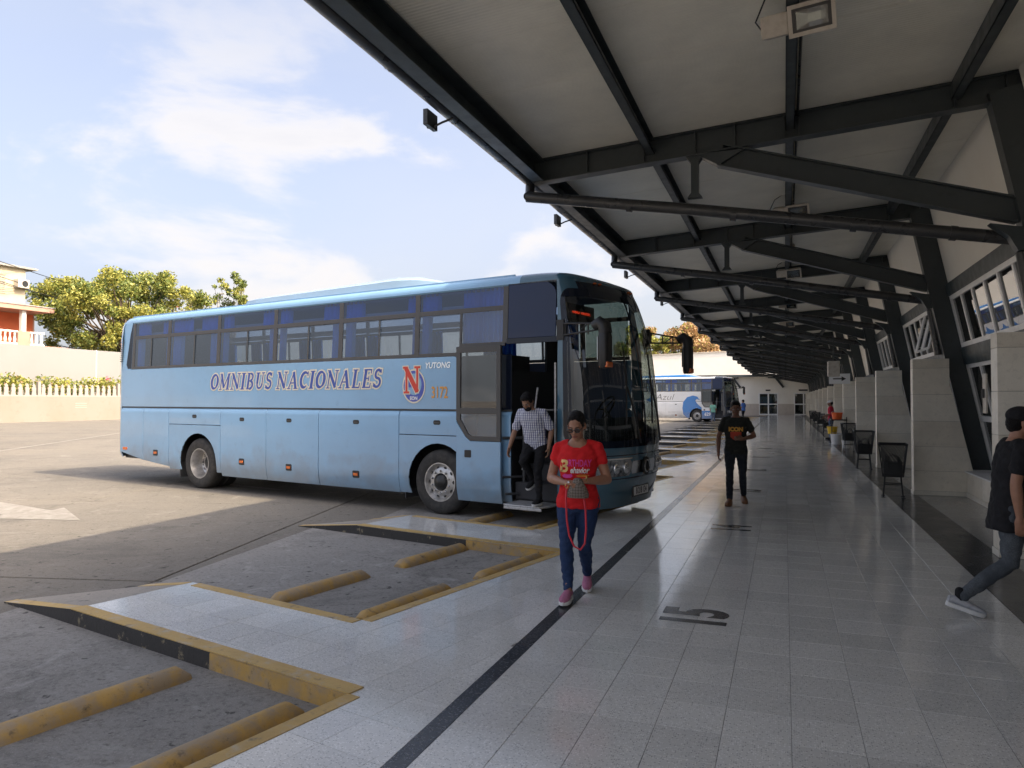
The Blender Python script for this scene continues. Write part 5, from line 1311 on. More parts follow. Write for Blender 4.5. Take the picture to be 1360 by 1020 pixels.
    for x, z in ((-6.25, 1.44), (-4.75, 1.40), (-3.42, 1.40), (-1.75, 1.40), (-.02, 1.42)): handle(x, z)
    for x, z in ((-7.6, .66), (-4.75, .60), (-3.42, .56), (-1.75, .53)): marker(x, z)
    curved_panel('lens', rrect(-8.85, -8.68, .68, .74, .02, 3), y_skirt, -1, M['amber'], B, .01, .02, (), 0)
    # ---------------- open door leaf, slid back along the side, and its folding step
    D = empty('door', parent=B); yo = 1.37
    x0, x1, z0, z1 = .44, 1.24, .27, 2.56; zc = 1.16
    o = curved_panel('lower_panel', [(x0, z0), (x1, z0), (x1, zc), (.70, zc), (.61, 1.22), (.45, 1.44), (x0, 1.46)], lambda z: yo - (.055 * ((.62 - z) / .34) ** 2 if z < .62 else 0), -1, body, B, 0, .035, (.30, .36, .42, .48, .55, .62), .006); o.parent = D
    fo = MB()
    outer = [(.70, zc + .006), (x1, zc + .006), (x1, z1 - .04)] + arc(x1 - .04, z1 - .04, .04, 0, 90, 3) + [(x0, z1), (x0, 1.47), (.45, 1.45), (.61, 1.23)]
    # frame as bars round two openings
    def fb(poly): fo.prism(poly, -yo, -yo + .035, 'y')
    fb([(x0, 1.47), (x0 + .075, 1.37), (x0 + .075, z1), (x0, z1)]); fb([(x1 - .07, zc + .006), (x1, zc + .006), (x1, z1), (x1 - .07, z1)])
    fb([(x0 + .075, z1 - .09), (x1 - .07, z1 - .09), (x1 - .07, z1), (x0 + .075, z1)]); fb([(x0 + .075, 1.56), (x1 - .07, 1.56), (x1 - .07, 1.65), (x0 + .075, 1.65)])
    fb([(.70, zc + .006), (x1 - .07, zc + .006), (x1 - .07, zc + .075), (.73, zc + .075)]); fb([(x0 + .075, 1.372), (.61, 1.232), (.70, zc + .006), (.73, zc + .075), (.66, 1.26), (x0 + .075, 1.48)])
    link('frame', fo.mesh('frame', M['frame_grey'], bevel=.004), D)
    for poly in ([(x0 + .07, 1.64), (x1 - .065, 1.64), (x1 - .065, z1 - .085), (x0 + .07, z1 - .085)], [(x0 + .07, 1.47), (.66, 1.25), (.73, zc + .07), (x1 - .065, zc + .07), (x1 - .065, 1.57), (x0 + .07, 1.57)]):
        gl_ = MB(); gl_.prism(poly, -yo + .014, -yo + .02, 'y'); link('pane', gl_.mesh('pane', M['bus_glass']), D)
    ar = MB(); ar.tube([(1.30, -1.33, .42), (1.42, -1.18, .42), (1.46, -1.1, .42)], .02, 8); ar.tube([(1.26, -1.34, 1.22), (1.46, -1.08, 1.22)], .022, 8); ar.tube([(1.46, -1.08, .36), (1.46, -1.08, 1.6)], .026, 10); ar.tube([(1.26, -1.34, .66), (1.46, -1.08, .66)], .018, 8)
    link('hinge_arm', ar.mesh('hinge_arm', M['rubber'], smooth=40), D)
    lt_ = curved_panel('door_switch', rrect(.60, .72, .92, 1.03, .015, 3), lambda z: yo, -1, M['plastic'], B, .006, .01, (), 0); lt_.parent = D
    sp_ = MB(); pl_ = [(1.42, -1.56), (1.5, -1.6), (2.02, -1.6), (2.1, -1.5), (2.1, -1.14), (1.42, -1.14)]
    sp_.prism(pl_, .30, .325, 'z'); sp_.box(1.45, 2.06, -1.6, -1.585, .26, .30); sp_.build('folding_step', M['step_metal'], B, bevel=.008)
    return B
BUS_ANG = math.atan2(-.225, .9744)
BNEAR = Vector((-5.01, 10.28, LOT_Z)); LATERAL = Vector((.225, .9744, 0))
blue_bus = make_bus('coach_bus', 'light blue long-distance coach parked with its door open', BNEAR + LATERAL * 1.25, BUS_ANG, M['bus_blue'], M['bus_blue'], M['cap_navy'], 'blue')
yl = -1.2425
side_lettering('side_lettering_edge', 'OMNIBUS NACIONALES', -5.74, 1.965, .315, 1.05, yl, M['txt_cream'], blue_bus, grow=.075)
side_lettering('side_lettering', 'OMNIBUS NACIONALES', -5.74, 1.965, .315, 1.05, yl - .0025, M['txt_blue'], blue_bus)
# round emblem with a red letter N
def disc(name, cx, cz, r0, r1, y, m, ry=1.15):
    mb = MB(); A = [(cx + r0 * math.sin(2 * math.pi * i / 40), y, cz + r0 * ry * math.cos(2 * math.pi * i / 40)) for i in range(40)]; Bp = [(cx + r1 * math.sin(2 * math.pi * i / 40), y, cz + r1 * ry * math.cos(2 * math.pi * i / 40)) for i in range(40)]
    mb.grid([A, Bp], closed_u=True); return mb.build(name, m, blue_bus)
lx, lz = -.50, 1.985
disc('emblem_rim', lx, lz, .236, .214, yl - .0008, M['txt_cream']); disc('emblem_disc', lx, lz, .214, .0, yl - .001, M['logo_blue'])
disc('emblem_field', lx + .01, lz + .03, .150, .0, yl - .0016, M['bus_blue'])
mb = MB(); mb.add([(lx - .2, yl - .002, lz - .02), (lx + .02, yl - .002, lz - .02), (lx + .14, yl - .002, lz + .15), (lx - .02, yl - .002, lz + .05), (lx - .12, yl - .002, lz + .1)], [(0, 1, 2, 3, 4)]); mb.build('emblem_bird', M['logo_blue'], blue_bus)
side_lettering('emblem_letter_edge', 'N', lx - .22, lz - .11, .42, 1.0, yl - .0030, M['txt_cream'], blue_bus, grow=.05, shear=0.0)
side_lettering('emblem_letter', 'N', lx - .22, lz - .11, .42, 1.0, yl - .0055, M['txt_red'], blue_bus, grow=.012, shear=0.0)
text_obj('emblem_text', 'EON', .075, M['txt_white'], blue_bus, (lx, yl - .003, lz - .193), (R(90), 0, 0), offset=.003)
text_obj('fleet_number', '3172', .25, M['txt_orange'], blue_bus, (.02, yl - .002, 1.875), (R(90), 0, 0), sx=.66, offset=.004)
text_obj('maker_badge', 'YUTONG', .125, M['chrome'], blue_bus, (-.02, yl - .004, 2.30), (R(90), 0, 0), sx=.93, offset=.004, shear=.15)
white_bus = make_bus('coach_bus', 'white and blue coach parked far along the platform with its door open', Vector((-6.6, 60.6, LOT_Z)) + LATERAL * 1.25, BUS_ANG, M['bus_white'], M['bus_white'], mat('black_paint', (.018, .026, .042), .2, 0, .5, 1.0), 'white')
def wave(name, poly, y, m):
    mb = MB(); mb.add([(x, y, z) for x, z in poly], [list(range(len(poly)))]); return mb.build(name, m, white_bus)
wave('blue_wave', [(-.80, .32), (-1.12, .6), (-1.2, 1.1), (-1.12, 1.6), (-.8, 1.98), (-.3, 2.12), (.05, 2.02), (.25, 1.75), (0, 1.85), (-.12, 1.68), (.1, 1.4), (.4, 1.15), (.74, .95), (.74, .32), (.6, .32), (.56, .72), (.38, .98), (0, 1.12), (-.38, .98), (-.58, .7), (-.6, .32)], -1.262, M['bus_deep'])
wave('blue_sill', [(.745, .30), (1.34, .30), (1.34, .92), (.745, .92)], -1.262, M['bus_deep'])
o = curved_panel('door_sill_blue', [(.45, .28), (1.235, .28), (1.235, .9), (.45, .9)], lambda z: 1.37, -1, M['bus_deep'], white_bus, .004, .005, (), 0)
text_obj('fleet_number', '629', .34, M['txt_white'], white_bus, (.92, -1.378, .62), (R(90), 0, 0), offset=.012)
text_obj('side_lettering', 'Azul', .72, M['frame_grey'], white_bus, (-2.75, -1.243, 1.98), (R(90), 0, 0), offset=-.012, shear=.3, sx=1.2)
wave('blue_star', [(-4.4, 1.75), (-4.0, 1.95), (-3.85, 2.25), (-3.75, 1.95), (-3.5, 1.85), (-3.75, 1.75), (-3.9, 1.6)], -1.243, M['bus_deep'])
# ================================================================== PEOPLE
from mathutils import noise as mnoise
def skin_mat(name, c): 
    m = mat(name, c, .5, noise=[(30, .4, .8, tuple(x * .82 for x in c))]); b = m.node_tree.nodes['Principled BSDF']; b.inputs['Subsurface Weight'].default_value = .08; b.inputs['Subsurface Radius'].default_value = (.01, .004, .002); return m
def cloth(name, c, var=.75, sc=26): return mat(name, c, .85, 0, .25, noise=[(sc, .35, .75, tuple(x * var for x in c))], bump=(sc * 1.4, .25, 4))
def denim(name, c, fade):
    return mat(name, c, .85, 0, .2, noise=[(4.5, .48, .72, fade), (120, .4, .7, tuple(x * .8 for x in c))], bump=(22, .3, 4))
SK = {'tan': skin_mat('skin_tan', (.34, .17, .105)), 'dark': skin_mat('skin_dark', (.19, .09, .055)), 'mid': skin_mat('skin_mid', (.32, .17, .105))}
M['hair'] = mat('black_hair', (.008, .007, .007), .55, 0, .18, bump=(120, .8, 3)); M['eye_w'] = mat('eye_white', (.6, .58, .55), .3); M['iris'] = mat('iris', (.01, .006, .004), .2); M['lip'] = mat('lips', (.22, .07, .05), .5)
M['white_rub'] = mat('white_rubber', (.66, .66, .66), .6); M['black_cloth'] = cloth('black_cotton', (.012, .012, .014), 1.6)
def remesh(mb, name, voxel, it, mats, wr=0.0, wf=14.0):
    me = mb.mesh('tmp', mats); o = bpy.data.objects.new('tmp', me); col.objects.link(o)
    m = o.modifiers.new('r', 'REMESH'); m.mode = 'VOXEL'; m.voxel_size = voxel; m.use_smooth_shade = True
    s = o.modifiers.new('s', 'SMOOTH'); s.factor = .5; s.iterations = it
    dg = bpy.context.evaluated_depsgraph_get(); out = bpy.data.meshes.new_from_object(o.evaluated_get(dg)); out.name = name
    bpy.data.objects.remove(o); bpy.data.meshes.remove(me)
    out.materials.clear(); out.materials.append(mats)
    if wr:
        n = len(out.vertices); co = np.empty(n * 3, np.float32); no = np.empty(n * 3, np.float32); out.vertices.foreach_get('co', co); out.vertex_normals.foreach_get('vector', no)
        co = co.reshape(-1, 3); no = no.reshape(-1, 3)
        d = np.array([mnoise.noise(Vector((c[0] * wf, c[1] * wf, c[2] * wf * 1.5 + c[0] * 7))) for c in co]); d = d - np.abs(d) * .3
        co += no * (d * wr)[:, None]; out.vertices.foreach_set('co', co.ravel())
    out.shade_smooth(); out.update(); return out
def limb(mb, pts, rs, n=14):
    """smooth tapered limb through the points with ball ends"""
    P = [Vector(p) for p in pts]; Q, r2 = [], []
    for i in range(len(P) - 1):
        for t in range(5): Q.append(P[i].lerp(P[i + 1], t / 5)); r2.append(rs[i] + (rs[i + 1] - rs[i]) * t / 5)
    Q.append(P[-1]); r2.append(rs[-1]); mb.tube(Q, r2, n)
    for p, r in zip(P, rs): mb.ell(p, (r, r, r), 12, 8)
def loft(mb, secs, n=22):
    P = []
    for (cx, cy, z, rx, ry) in secs:
        P.append([(cx + rx * math.copysign(abs(math.cos(2 * math.pi * i / n)) ** .85, math.cos(2 * math.pi * i / n)), cy + ry * math.copysign(abs(math.sin(2 * math.pi * i / n)) ** .85, math.sin(2 * math.pi * i / n)), z) for i in range(n)])
    mb.grid(P, closed_u=True); mb.add(P[0], [list(range(n))[::-1]]); mb.add(P[-1], [list(range(n))])
def hand(mb, wrist, d, nrm, side, curl=.5, k=1.0):
    d = Vector(d).normalized(); nrm = Vector(nrm); nrm = (nrm - d * nrm.dot(d)).normalized(); w = d.cross(nrm) * side; W = Vector(wrist)
    Mx = Matrix((w, d, nrm)).transposed()
    mb.ell(W + d * .048 * k, (.040 * k, .055 * k, .017 * k), 14, 10, Mx); limb(mb, [W, W + d * .03 * k], [.026 * k, .026 * k])
    for i, (off, L) in enumerate(((-.028, .058), (-.010, .072), (.010, .078), (.029, .070))):
        p = W + (d * .088 + w * off) * k; pts = [p - d * .02 * k]; rs = [.0105 * k]
        for q, f in enumerate((.45, .32, .25)):
            a = curl * (q + .6) * .85; dd = d * math.cos(a) + nrm * math.sin(a); p = p + dd * (L * f * 1.05 * k); pts.append(p); rs.append((.0095 - .0008 * q) * k)
        limb(mb, pts, rs, 8)
    b = W + (d * .025 + w * .032) * k; dd = (d * .62 + w * .62 + nrm * .42).normalized(); d2 = (d * .85 + w * .2 + nrm * .5).normalized()
    limb(mb, [b - w * .012 * k, b + dd * .034 * k, b + dd * .034 * k + d2 * .032 * k], [.014 * k, .0115 * k, .0095 * k], 8)
def shoe(parent, ankle, fwd, m, sole_m, k=1.0, pitch=0.0, high=False):
    """ankle: ankle joint; fwd: horizontal toe direction"""
    A = Vector(ankle); f = Vector(fwd).normalized(); s = Vector((f.y, -f.x, 0)); Rm = Matrix((s, f, Vector((0, 0, 1)))).transposed() @ Matrix.Rotation(pitch, 3, 'X')
    up = MB(); secs = [(-.075, .030, .050, .062), (-.05, .036, .056, .07), (0, .037, .058, .085 if not high else .12), (.05, .040, .05, .075), (.10, .046, .036, .06), (.15, .046, .028, .05), (.185, .038, .022, .042), (.205, .018, .014, .032)]
    P = []
    for (y, hw, hc, ht) in secs:
        P.append([tuple(A + Rm @ (Vector((hw * math.cos(t), y, -.085 + .018 + (ht * .5) * (1 + math.sin(t)))) * k)) for t in [2 * math.pi * i / 14 for i in range(14)]])
    up.grid(P, closed_u=True); up.add(P[0], [list(range(14))]); up.add(P[-1], [list(range(14))[::-1]]); sh = up.build('shoe', m, parent, smooth=70, recalc=True)
    so_ = MB(); P = []
    for z, e in ((-.088, .97), (-.084, 1.0), (-.058, 1.0), (-.055, .97)):
        pl = [(-.082, 0), (-.075, .030), (-.04, .038), (.02, .038), (.08, .048), (.14, .049), (.19, .036), (.212, .0)]; full = [(y, x) for y, x in pl] + [(y, -x) for y, x in pl[-2:0:-1]]
        P.append([tuple(A + Rm @ (Vector((x * e, y * e, z)) * k)) for y, x in full])
    so_.grid(P, closed_u=True); so_.add(P[0], [list(range(len(P[0])))]); so_.add(P[-1], [list(range(len(P[0])))[::-1]]); so_.build('sole', sole_m, sh, smooth=50, recalc=True); return sh
def person(label, loc, rz, J, skin, shirt_m, pants_m, shoe_m, sole_m, voxel=.009, k=1.0, sex='m', sleeve=.62, hair=True, hairstyle='short', group=None, boots=False, girth=1.0, hem=None, wr=.011, prop=None):
    """J: joints in local metres (facing +y, right side +x)"""
    p = empty('person', loc, rz); tag(p, label, 'person', group); f = sex == 'f'
    # ----- body: head, neck, arms with hands
    b = MB(); HC = Vector(J['head']); NK = Vector(J['neck']); ya, pi_, ro = J.get('face', (0, 0, 0))
    HM = Matrix.Rotation(ya, 3, 'Z') @ Matrix.Rotation(pi_, 3, 'X') @ Matrix.Rotation(ro, 3, 'Y')
    def hp(x, y, z): return HC + HM @ (Vector((x, y, z)) * k)
    def he(c, r, mb=None, nu=18, nv=12): (mb or b).ell(hp(*c), tuple(x * k for x in r), nu, nv, HM)
    he((0, -.012, .034), (.074, .094, .088)); he((0, .020, -.030), (.061, .072, .080)); he((0, .040, -.080), (.046, .044, .034)); he((0, .066, -.098), (.022, .020, .018))
    he((0, .080, .022), (.050, .016, .013)); b.tube([hp(0, .088, .014), hp(0, .103, -.014), hp(0, .112, -.034)], [.009 * k, .012 * k, .017 * k], 8); he((0, .098, -.036), (.022, .014, .011)); he((.036, .062, -.030), (.024, .022, .022)); he((-.036, .062, -.030), (.024, .022, .022)); he((0, .084, -.066), (.028, .014, .013))
    for s in (-1, 1): he((s * .077, -.008, -.010), (.011, .022, .034))
    limb(b, [NK - Vector((0, 0, .03)), hp(0, -.022, -.05)], [.058 * k * (.9 if f else 1), .052 * k * (.88 if f else 1)])
    for s, nm in ((1, 'r'), (-1, 'l')):
        S, E, W = Vector(J['sh_' + nm]), Vector(J['el_' + nm]), Vector(J['wr_' + nm]); g_ = girth * (1.12 if f else 1)
        limb(b, [S, S.lerp(E, .45), E, E.lerp(W, .3), W], [.040 * k * g_, .042 * k * g_, .038 * k * g_, .040 * k * g_, .026 * k]); hd = J['hand_' + nm]; hand(b, W, hd[0], hd[1], s if len(hd) < 4 else hd[3], hd[2], k)
    PV = Vector(J['pelvis'])
    def ax(z): t = (z - PV.z) / (NK.z - PV.z); return PV.x + (NK.x - PV.x) * t, PV.y + (NK.y - PV.y) * t
    loft(b, [(*ax(NK.z - dz), NK.z - dz, rx * k, ry * k) for dz, rx, ry in ((.26, .09, .06), (.16, .135, .088 if f else .09), (.10, .145, .092 if f else .088), (.055, .135, .078), (.02, .09, .062), (-.01, .06, .052))], 16)
    body = link('body', remesh(b, 'body', min(voxel, .0075), 3, skin), p)
    # face details
    for s in (-1, 1):
        e = MB(); e.ell(hp(s * .030, .079, .002), (.0135 * k, .008 * k, .0075 * k), 12, 8, HM); eo = e.build('eye', M['eye_w'], p, smooth=80); e = MB(); e.ell(hp(s * .030, .0845, .001), (.006 * k, .004 * k, .0062 * k), 10, 8, HM); e.build('iris', M['iris'], eo, smooth=80)
        e = MB(); e.tube([hp(s * .012, .094, .020), hp(s * .030, .094, .026), hp(s * .050, .080, .019)], [.0035 * k, .004 * k, .0025 * k], 6); e.build('eyebrow', M['hair'], p, smooth=80)
    e = MB(); e.ell(hp(0, .093, -.062), (.024 * k, .009 * k, .0055 * k), 12, 8, HM); e.ell(hp(0, .093, -.071), (.021 * k, .009 * k, .006 * k), 12, 8, HM); e.build('lips', M['lip'], p, smooth=80)
    if hair:
        h = MB(); he((0, -.022, .046), (.082, .096, .088), h); he((0, -.05, .0), (.077, .066, .085), h)
        if hairstyle == 'short': he((0, .028, .088), (.062, .052, .036), h)
        if hairstyle == 'tied': he((0, .004, .090), (.066, .058, .032), h); he((0, -.12, .02), (.040, .045, .045), h); he((.066, .0, .035), (.014, .04, .05), h); he((-.066, .0, .035), (.014, .04, .05), h)
        if hairstyle == 'full': he((0, .020, .088), (.07, .058, .040), h); he((.07, .01, .03), (.018, .045, .05), h); he((-.07, .01, .03), (.018, .045, .05), h)
        link('hair', remesh(h, 'hair', .008, 3, M['hair'], .003, 40), p)
    # ----- shirt
    sm = MB(); hz = PV.z - .11 * k if hem is None else hem; T_ = NK.z - hz
    if f: rows = [(0, .196, .148), (.10, .200, .150), (.26, .172, .132), (.42, .150, .116), (.58, .170, .136), (.70, .180, .142), (.82, .168, .118), (.90, .148, .098), (.955, .11, .078), (.985, .08, .066)]
    else: rows = [(0, .182, .128), (.15, .178, .124), (.35, .166, .114), (.55, .172, .116), (.70, .180, .120), (.82, .180, .112), (.90, .160, .094), (.95, .120, .078), (.985, .078, .066)]
    loft(sm, [(ax(hz + T_ * t)[0], ax(hz + T_ * t)[1] + (.012 if f and .5 < t < .75 else 0), hz + T_ * t, rx * k * girth, ry * k * girth) for t, rx, ry in rows])
    if f:
        for s in (-1, 1): x, y = ax(hz + T_ * .66); sm.ell((x + s * .072 * k, y + .09 * k, hz + T_ * .66), (.075 * k, .062 * k, .070 * k), 14, 10)
    for nm in ('r', 'l'):
        S, E = Vector(J['sh_' + nm]), Vector(J['el_' + nm]); e = S.lerp(E, sleeve); inn = Vector((S.x * .55 + NK.x * .45, S.y, S.z + .012))
        limb(sm, [inn, S, S.lerp(E, sleeve * .5), e], [.060 * k, (.055 if f else .058) * k * girth, (.056 if f else .060) * k * girth, (.058 if f else .063) * k * girth])
    sme = remesh(sm, 'shirt', voxel, 5, shirt_m, wr, 15)
    # neck opening
    cN = Vector((NK.x, NK.y + (.045 if f else .02) * k, NK.z + (.0 if f else .018) * k)); rN = (.088, .085, .075) if f else (.066, .066, .045)
    bm = bmesh.new(); bm.from_mesh(sme); bmesh.ops.delete(bm, geom=[v for v in bm.verts if sum(((v.co[i] - cN[i]) / (rN[i] * k)) ** 2 for i in range(3)) < 1 or (abs(v.co.x - cN.x) < rN[0] * k * .9 and v.co.z > cN.z and abs(v.co.y - cN.y) < rN[1] * k)], context='VERTS'); bm.to_mesh(sme); bm.free()
    shirt = link('shirt', sme, p)
    # ----- trousers
    tm = MB(); hw = .175 if f else .158
    loft(tm, [(PV.x, PV.y, PV.z - .13 * k, .13 * k * girth, .105 * k * girth), (PV.x, PV.y - .01, PV.z - .05 * k, hw * k * girth, (.122 if f else .104) * k * girth), (PV.x, PV.y, PV.z + .05 * k, (hw - .02) * k * girth, .095 * k * girth), (PV.x, PV.y, PV.z + .12 * k, (hw - .04) * k * girth, .08 * k * girth)])
    for nm in ('r', 'l'):
        Hp, Kn, An = Vector(J['hip_' + nm]), Vector(J['kn_' + nm]), Vector(J['an_' + nm]); g_ = girth * (1.10 if f else 1.0)
        calf = Kn.lerp(An, .33) + (Vector((0, -.015, 0)))
        limb(tm, [Hp, Hp.lerp(Kn, .4), Kn, calf, An + (Kn - An) * .06], [.097 * k * g_, .085 * k * g_, .060 * k, .060 * k * (1.05 if f else 1), .043 * k * (1 if f else 1.12)])
    link('trousers', remesh(tm, 'trousers', voxel, 4, pants_m, wr * .9, 17), p)
    for nm in ('r', 'l'):
        An = Vector(J['an_' + nm]); limb_ = MB(); limb(limb_, [An + Vector((0, 0, .05)), An - Vector((0, 0, .03))], [.034 * k, .036 * k]); limb_.build('ankle', J.get('sock', skin), p, smooth=80)
        fw, pt = J['toe_' + nm]; shoe(p, An, fw, shoe_m, sole_m, k, pt, boots)
    return p, HM, hp, shirt
def print_on(shirt, txt, x, z, size, m, name, sx=1.0, y0=.5, **kw):
    """flat print pressed on to the front of the shirt"""
    me = text_mesh(txt, size, **kw); me.materials.clear(); me.materials.append(m)
    bm = bmesh.new(); bm.from_mesh(me); bmesh.ops.triangulate(bm, faces=bm.faces[:]); bmesh.ops.subdivide_edges(bm, edges=[e for e in bm.edges if e.calc_length() > .02], cuts=1); 
    press(bm, shirt, x, z, sx, me, y0); return link(name, me, shirt)
def press(bm, shirt, x, z, sx, me, y0=.5, lift=.006):
    tree_ = BVHTree.FromPolygons([v.co.copy() for v in shirt.data.vertices], [list(p.vertices) for p in shirt.data.polygons])
    for v in bm.verts:      # seen from the front, the wearer's right is on the left
        px, pz = x - v.co.x * sx, z + v.co.y; h = tree_.ray_cast(Vector((px, y0, pz)), Vector((0, -1, 0))); v.co = Vector((px, (h[0].y if h[0] else .1) + lift, pz))
    bmesh.ops.recalc_face_normals(bm, faces=bm.faces); bm.to_mesh(me); bm.free(); me.update()
def blob(shirt, pts, x, z, m, name, lift=.005):
    me = bpy.data.meshes.new(name); bm = bmesh.new(); n = len(pts); c = bm.verts.new((sum(p[0] for p in pts) / n, sum(p[1] for p in pts) / n, 0)); vs = [bm.verts.new((a, b, 0)) for a, b in pts]
    for i in range(n): bm.faces.new((c, vs[i], vs[(i + 1) % n]))
    bmesh.ops.subdivide_edges(bm, edges=bm.edges[:], cuts=2, use_grid_fill=True); me.materials.append(m); press(bm, shirt, x, z, 1.0, me, lift=lift); return link(name, me, shirt)

# ---- woman in the red printed shirt
red = cloth('red_cotton', (.62, .018, .022), .82); jeans = denim('blue_denim', (.022, .042, .105), (.036, .065, .145))
J = dict(pelvis=(0, .0, .845), neck=(0, .02, 1.315), head=(.005, .055, 1.435), face=(-.10, -.42, .03),
  sh_r=(.160, .0, 1.252), el_r=(.232, -.01, .985), wr_r=(.085, .20, .975), hand_r=((-.75, .55, .10), (-.3, -.2, -1), .75),
  sh_l=(-.160, .0, 1.252), el_l=(-.242, -.01, .985), wr_l=(-.095, .19, .990), hand_l=((.75, .55, .0), (.3, -.2, -1), .75),
  hip_r=(.085, .0, .80), kn_r=(.080, .13, .455), an_r=(.060, .16, .095), toe_r=((.06, 1, 0), .0),
  hip_l=(-.085, .0, .80), kn_l=(-.055, .02, .44), an_l=(-.030, -.30, .125), toe_l=((-.12, 1, 0), -.22))
pink_shoe = cloth('pink_knit', (.42, .16, .26), .8, 60)
woman, HM, hp, shirt = person('woman in red printed shirt and jeans walking with head bowed', (-1.63, 6.02, 0), R(180 + 6), J, SK['tan'], red, jeans, pink_shoe, M['white_rub'], .0085, .93, 'f', .42, hairstyle='tied', girth=1.0, hem=.75)
pk = mat('print_pink', (.62, .05, .30), .7); gd = mat('print_gold', (.78, .52, .20), .7); wt = mat('print_white', (.80, .78, .78), .7); og = mat('print_orange', (.70, .22, .04), .7)
print_on(shirt, 'B', .106, 1.098, .145, gd, 'print_initial', sx=.95, offset=.004, shear=.2)
print_on(shirt, 'IRTHDAY', -.030, 1.128, .078, pk, 'print_word', sx=.60, offset=.0015)
print_on(shirt, 'ehavior', -.030, 1.070, .072, wt, 'print_word', sx=.70, offset=.002, shear=.3)
blob(shirt, [(-.045, 0), (-.02, .016), (.01, .012), (.04, .018), (.05, 0), (.03, -.016), (-.01, -.02), (-.035, -.015)],   .075, 1.022, pk, 'print_blot'); blob(shirt, [(-.05, 0), (-.02, .01), (.02, .012), (.06, .004), (.04, -.012), (-.03, -.012)], -.05, 1.026, og, 'print_blot')
gl = MB()
for s in (-1, 1):
    pts = [hp(s * .033 + .027 * math.cos(t), .108 - abs(.2 * math.cos(t) * .02), .0 + .018 * math.sin(t)) for t in [2 * math.pi * q / 16 for q in range(16)]]; gl.tube(pts, .0030, 6, closed=True); gl.tube([hp(s * .060, .106, .006), hp(s * .074, .04, .006), hp(s * .08, -.01, .0)], .0028, 6)
gl.tube([hp(-.008, .110, .004), hp(.008, .110, .004)], .003, 6); go = gl.build('glasses', M['plastic'], woman, smooth=60)
for s in (-1, 1):
    e = MB(); e.ell(hp(s * .033, .107, .0), (.024, .002, .016), 14, 6, HM); e.build('lens', glass_mat('lens_glass', (.55, .48, .42), 1.2), go, smooth=80); e = MB(); e.ell(hp(s * .082, -.006, -.042), (.007, .007, .008), 10, 8); e.build('earring', M['chrome'], woman, smooth=80)
br = MB(); br.tube([(-.100 + .0, .182 + .033 * math.cos(t), 1.004 + .033 * math.sin(t)) for t in [2 * math.pi * q / 20 for q in range(20)]], .0035, 6, closed=True); br.build('bracelet', mat('gold', (.75, .50, .16), .25, 1.0), woman)
rg2 = MB(); rg2.ell((.034, .262, .985), (.012, .012, .010), 10, 8); rg2.ell((-.040, .256, 1.0), (.012, .012, .010), 10, 8); rg2.build('rings', M['chrome'], woman, smooth=80); tag(woman.children[-1], kind='stuff')
# her purse with a red strap (held, so a thing of its own)
def checker_mat(name, a, b, sc):
    m = mat(name, a, .6); nt = m.node_tree; N = nt.nodes; L = nt.links; tc = N.new('ShaderNodeTexCoord'); mp = N.new('ShaderNodeMapping'); mp.inputs['Rotation'].default_value = (0, R(45), 0); ck = N.new('ShaderNodeTexChecker'); ck.inputs['Scale'].default_value = sc
    ck.inputs[1].default_value = (*a, 1); ck.inputs[2].default_value = (*b, 1); L.new(tc.outputs['Object'], mp.inputs[0]); L.new(mp.outputs[0], ck.inputs[0]); L.new(ck.outputs[0], N['Principled BSDF'].inputs['Base Color']); return m
purse = empty('purse', (-1.63, 6.02, 0), R(186)); tag(purse, 'small checked brown purse with red strap in the woman\'s hands', 'purse')
pb = MB(); P_ = []
for z, rx, ry in ((.828, .070, .020), (.832, .088, .036), (.86, .092, .042), (.90, .078, .040), (.95, .050, .030), (.985, .030, .018), (.99, .02, .01)): P_.append([(-.035 + rx * math.cos(t), .245 + ry * math.sin(t), z + .03) for t in [2 * math.pi * q / 24 for q in range(24)]])
pb.grid(P_, closed_u=True); pb.add(P_[0], [list(range(24))[::-1]]); pb.add(P_[-1], [list(range(24))]); pb.build('bag', checker_mat('purse_check', (.085, .065, .05), (.17, .14, .115), 62), purse, smooth=60)
sp = MB(); sp.tube([(.052, .25, .975), (.058, .262, .86), (.05, .27, .68), (.03, .275, .56), (-.01, .275, .475), (-.06, .272, .45), (-.095, .268, .50), (-.105, .262, .62), (-.10, .255, .76), (-.085, .25, .86)], .008, 8); sp.build('strap', mat('strap_red', (.55, .02, .04), .5), purse, smooth=60)
rn = MB(); rn.tube([(.052 + .012 * math.cos(t), .26, .955 + .018 * math.sin(t)) for t in [2 * math.pi * q / 14 for q in range(14)]], .003, 6, closed=True); rn.build('ring', bpy.data.materials['gold'], purse)

# ---- man in a dark T-shirt walking up the platform
tee = cloth('charcoal_cotton', (.018, .019, .017), 1.5); dj = denim('dark_denim', (.018, .022, .030), (.05, .055, .065)); tanb = mat('tan_leather', (.20, .092, .040), .6, noise=[(20, .4, .75, (.13, .055, .025))])
J = dict(pelvis=(0, 0, .90), neck=(0, .015, 1.385), head=(0, .03, 1.51), face=(.02, -.12, 0),
  sh_r=(.168, 0, 1.322), el_r=(.262, -.04, 1.07), wr_r=(.268, .03, .83), hand_r=((.0, .12, -1), (-1, .2, 0), .55),
  sh_l=(-.168, 0, 1.322), el_l=(-.275, -.05, 1.08), wr_l=(-.115, .16, 1.04), hand_l=((.85, .3, .12), (0, -1, -.4), .8),
  hip_r=(.088, 0, .86), kn_r=(.095, .14, .48), an_r=(.10, .16, .09), toe_r=((.2, 1, 0), 0), hip_l=(-.088, 0, .86), kn_l=(-.10, .02, .47), an_l=(-.115, -.22, .115), toe_l=((-.15, 1, 0), -.16))
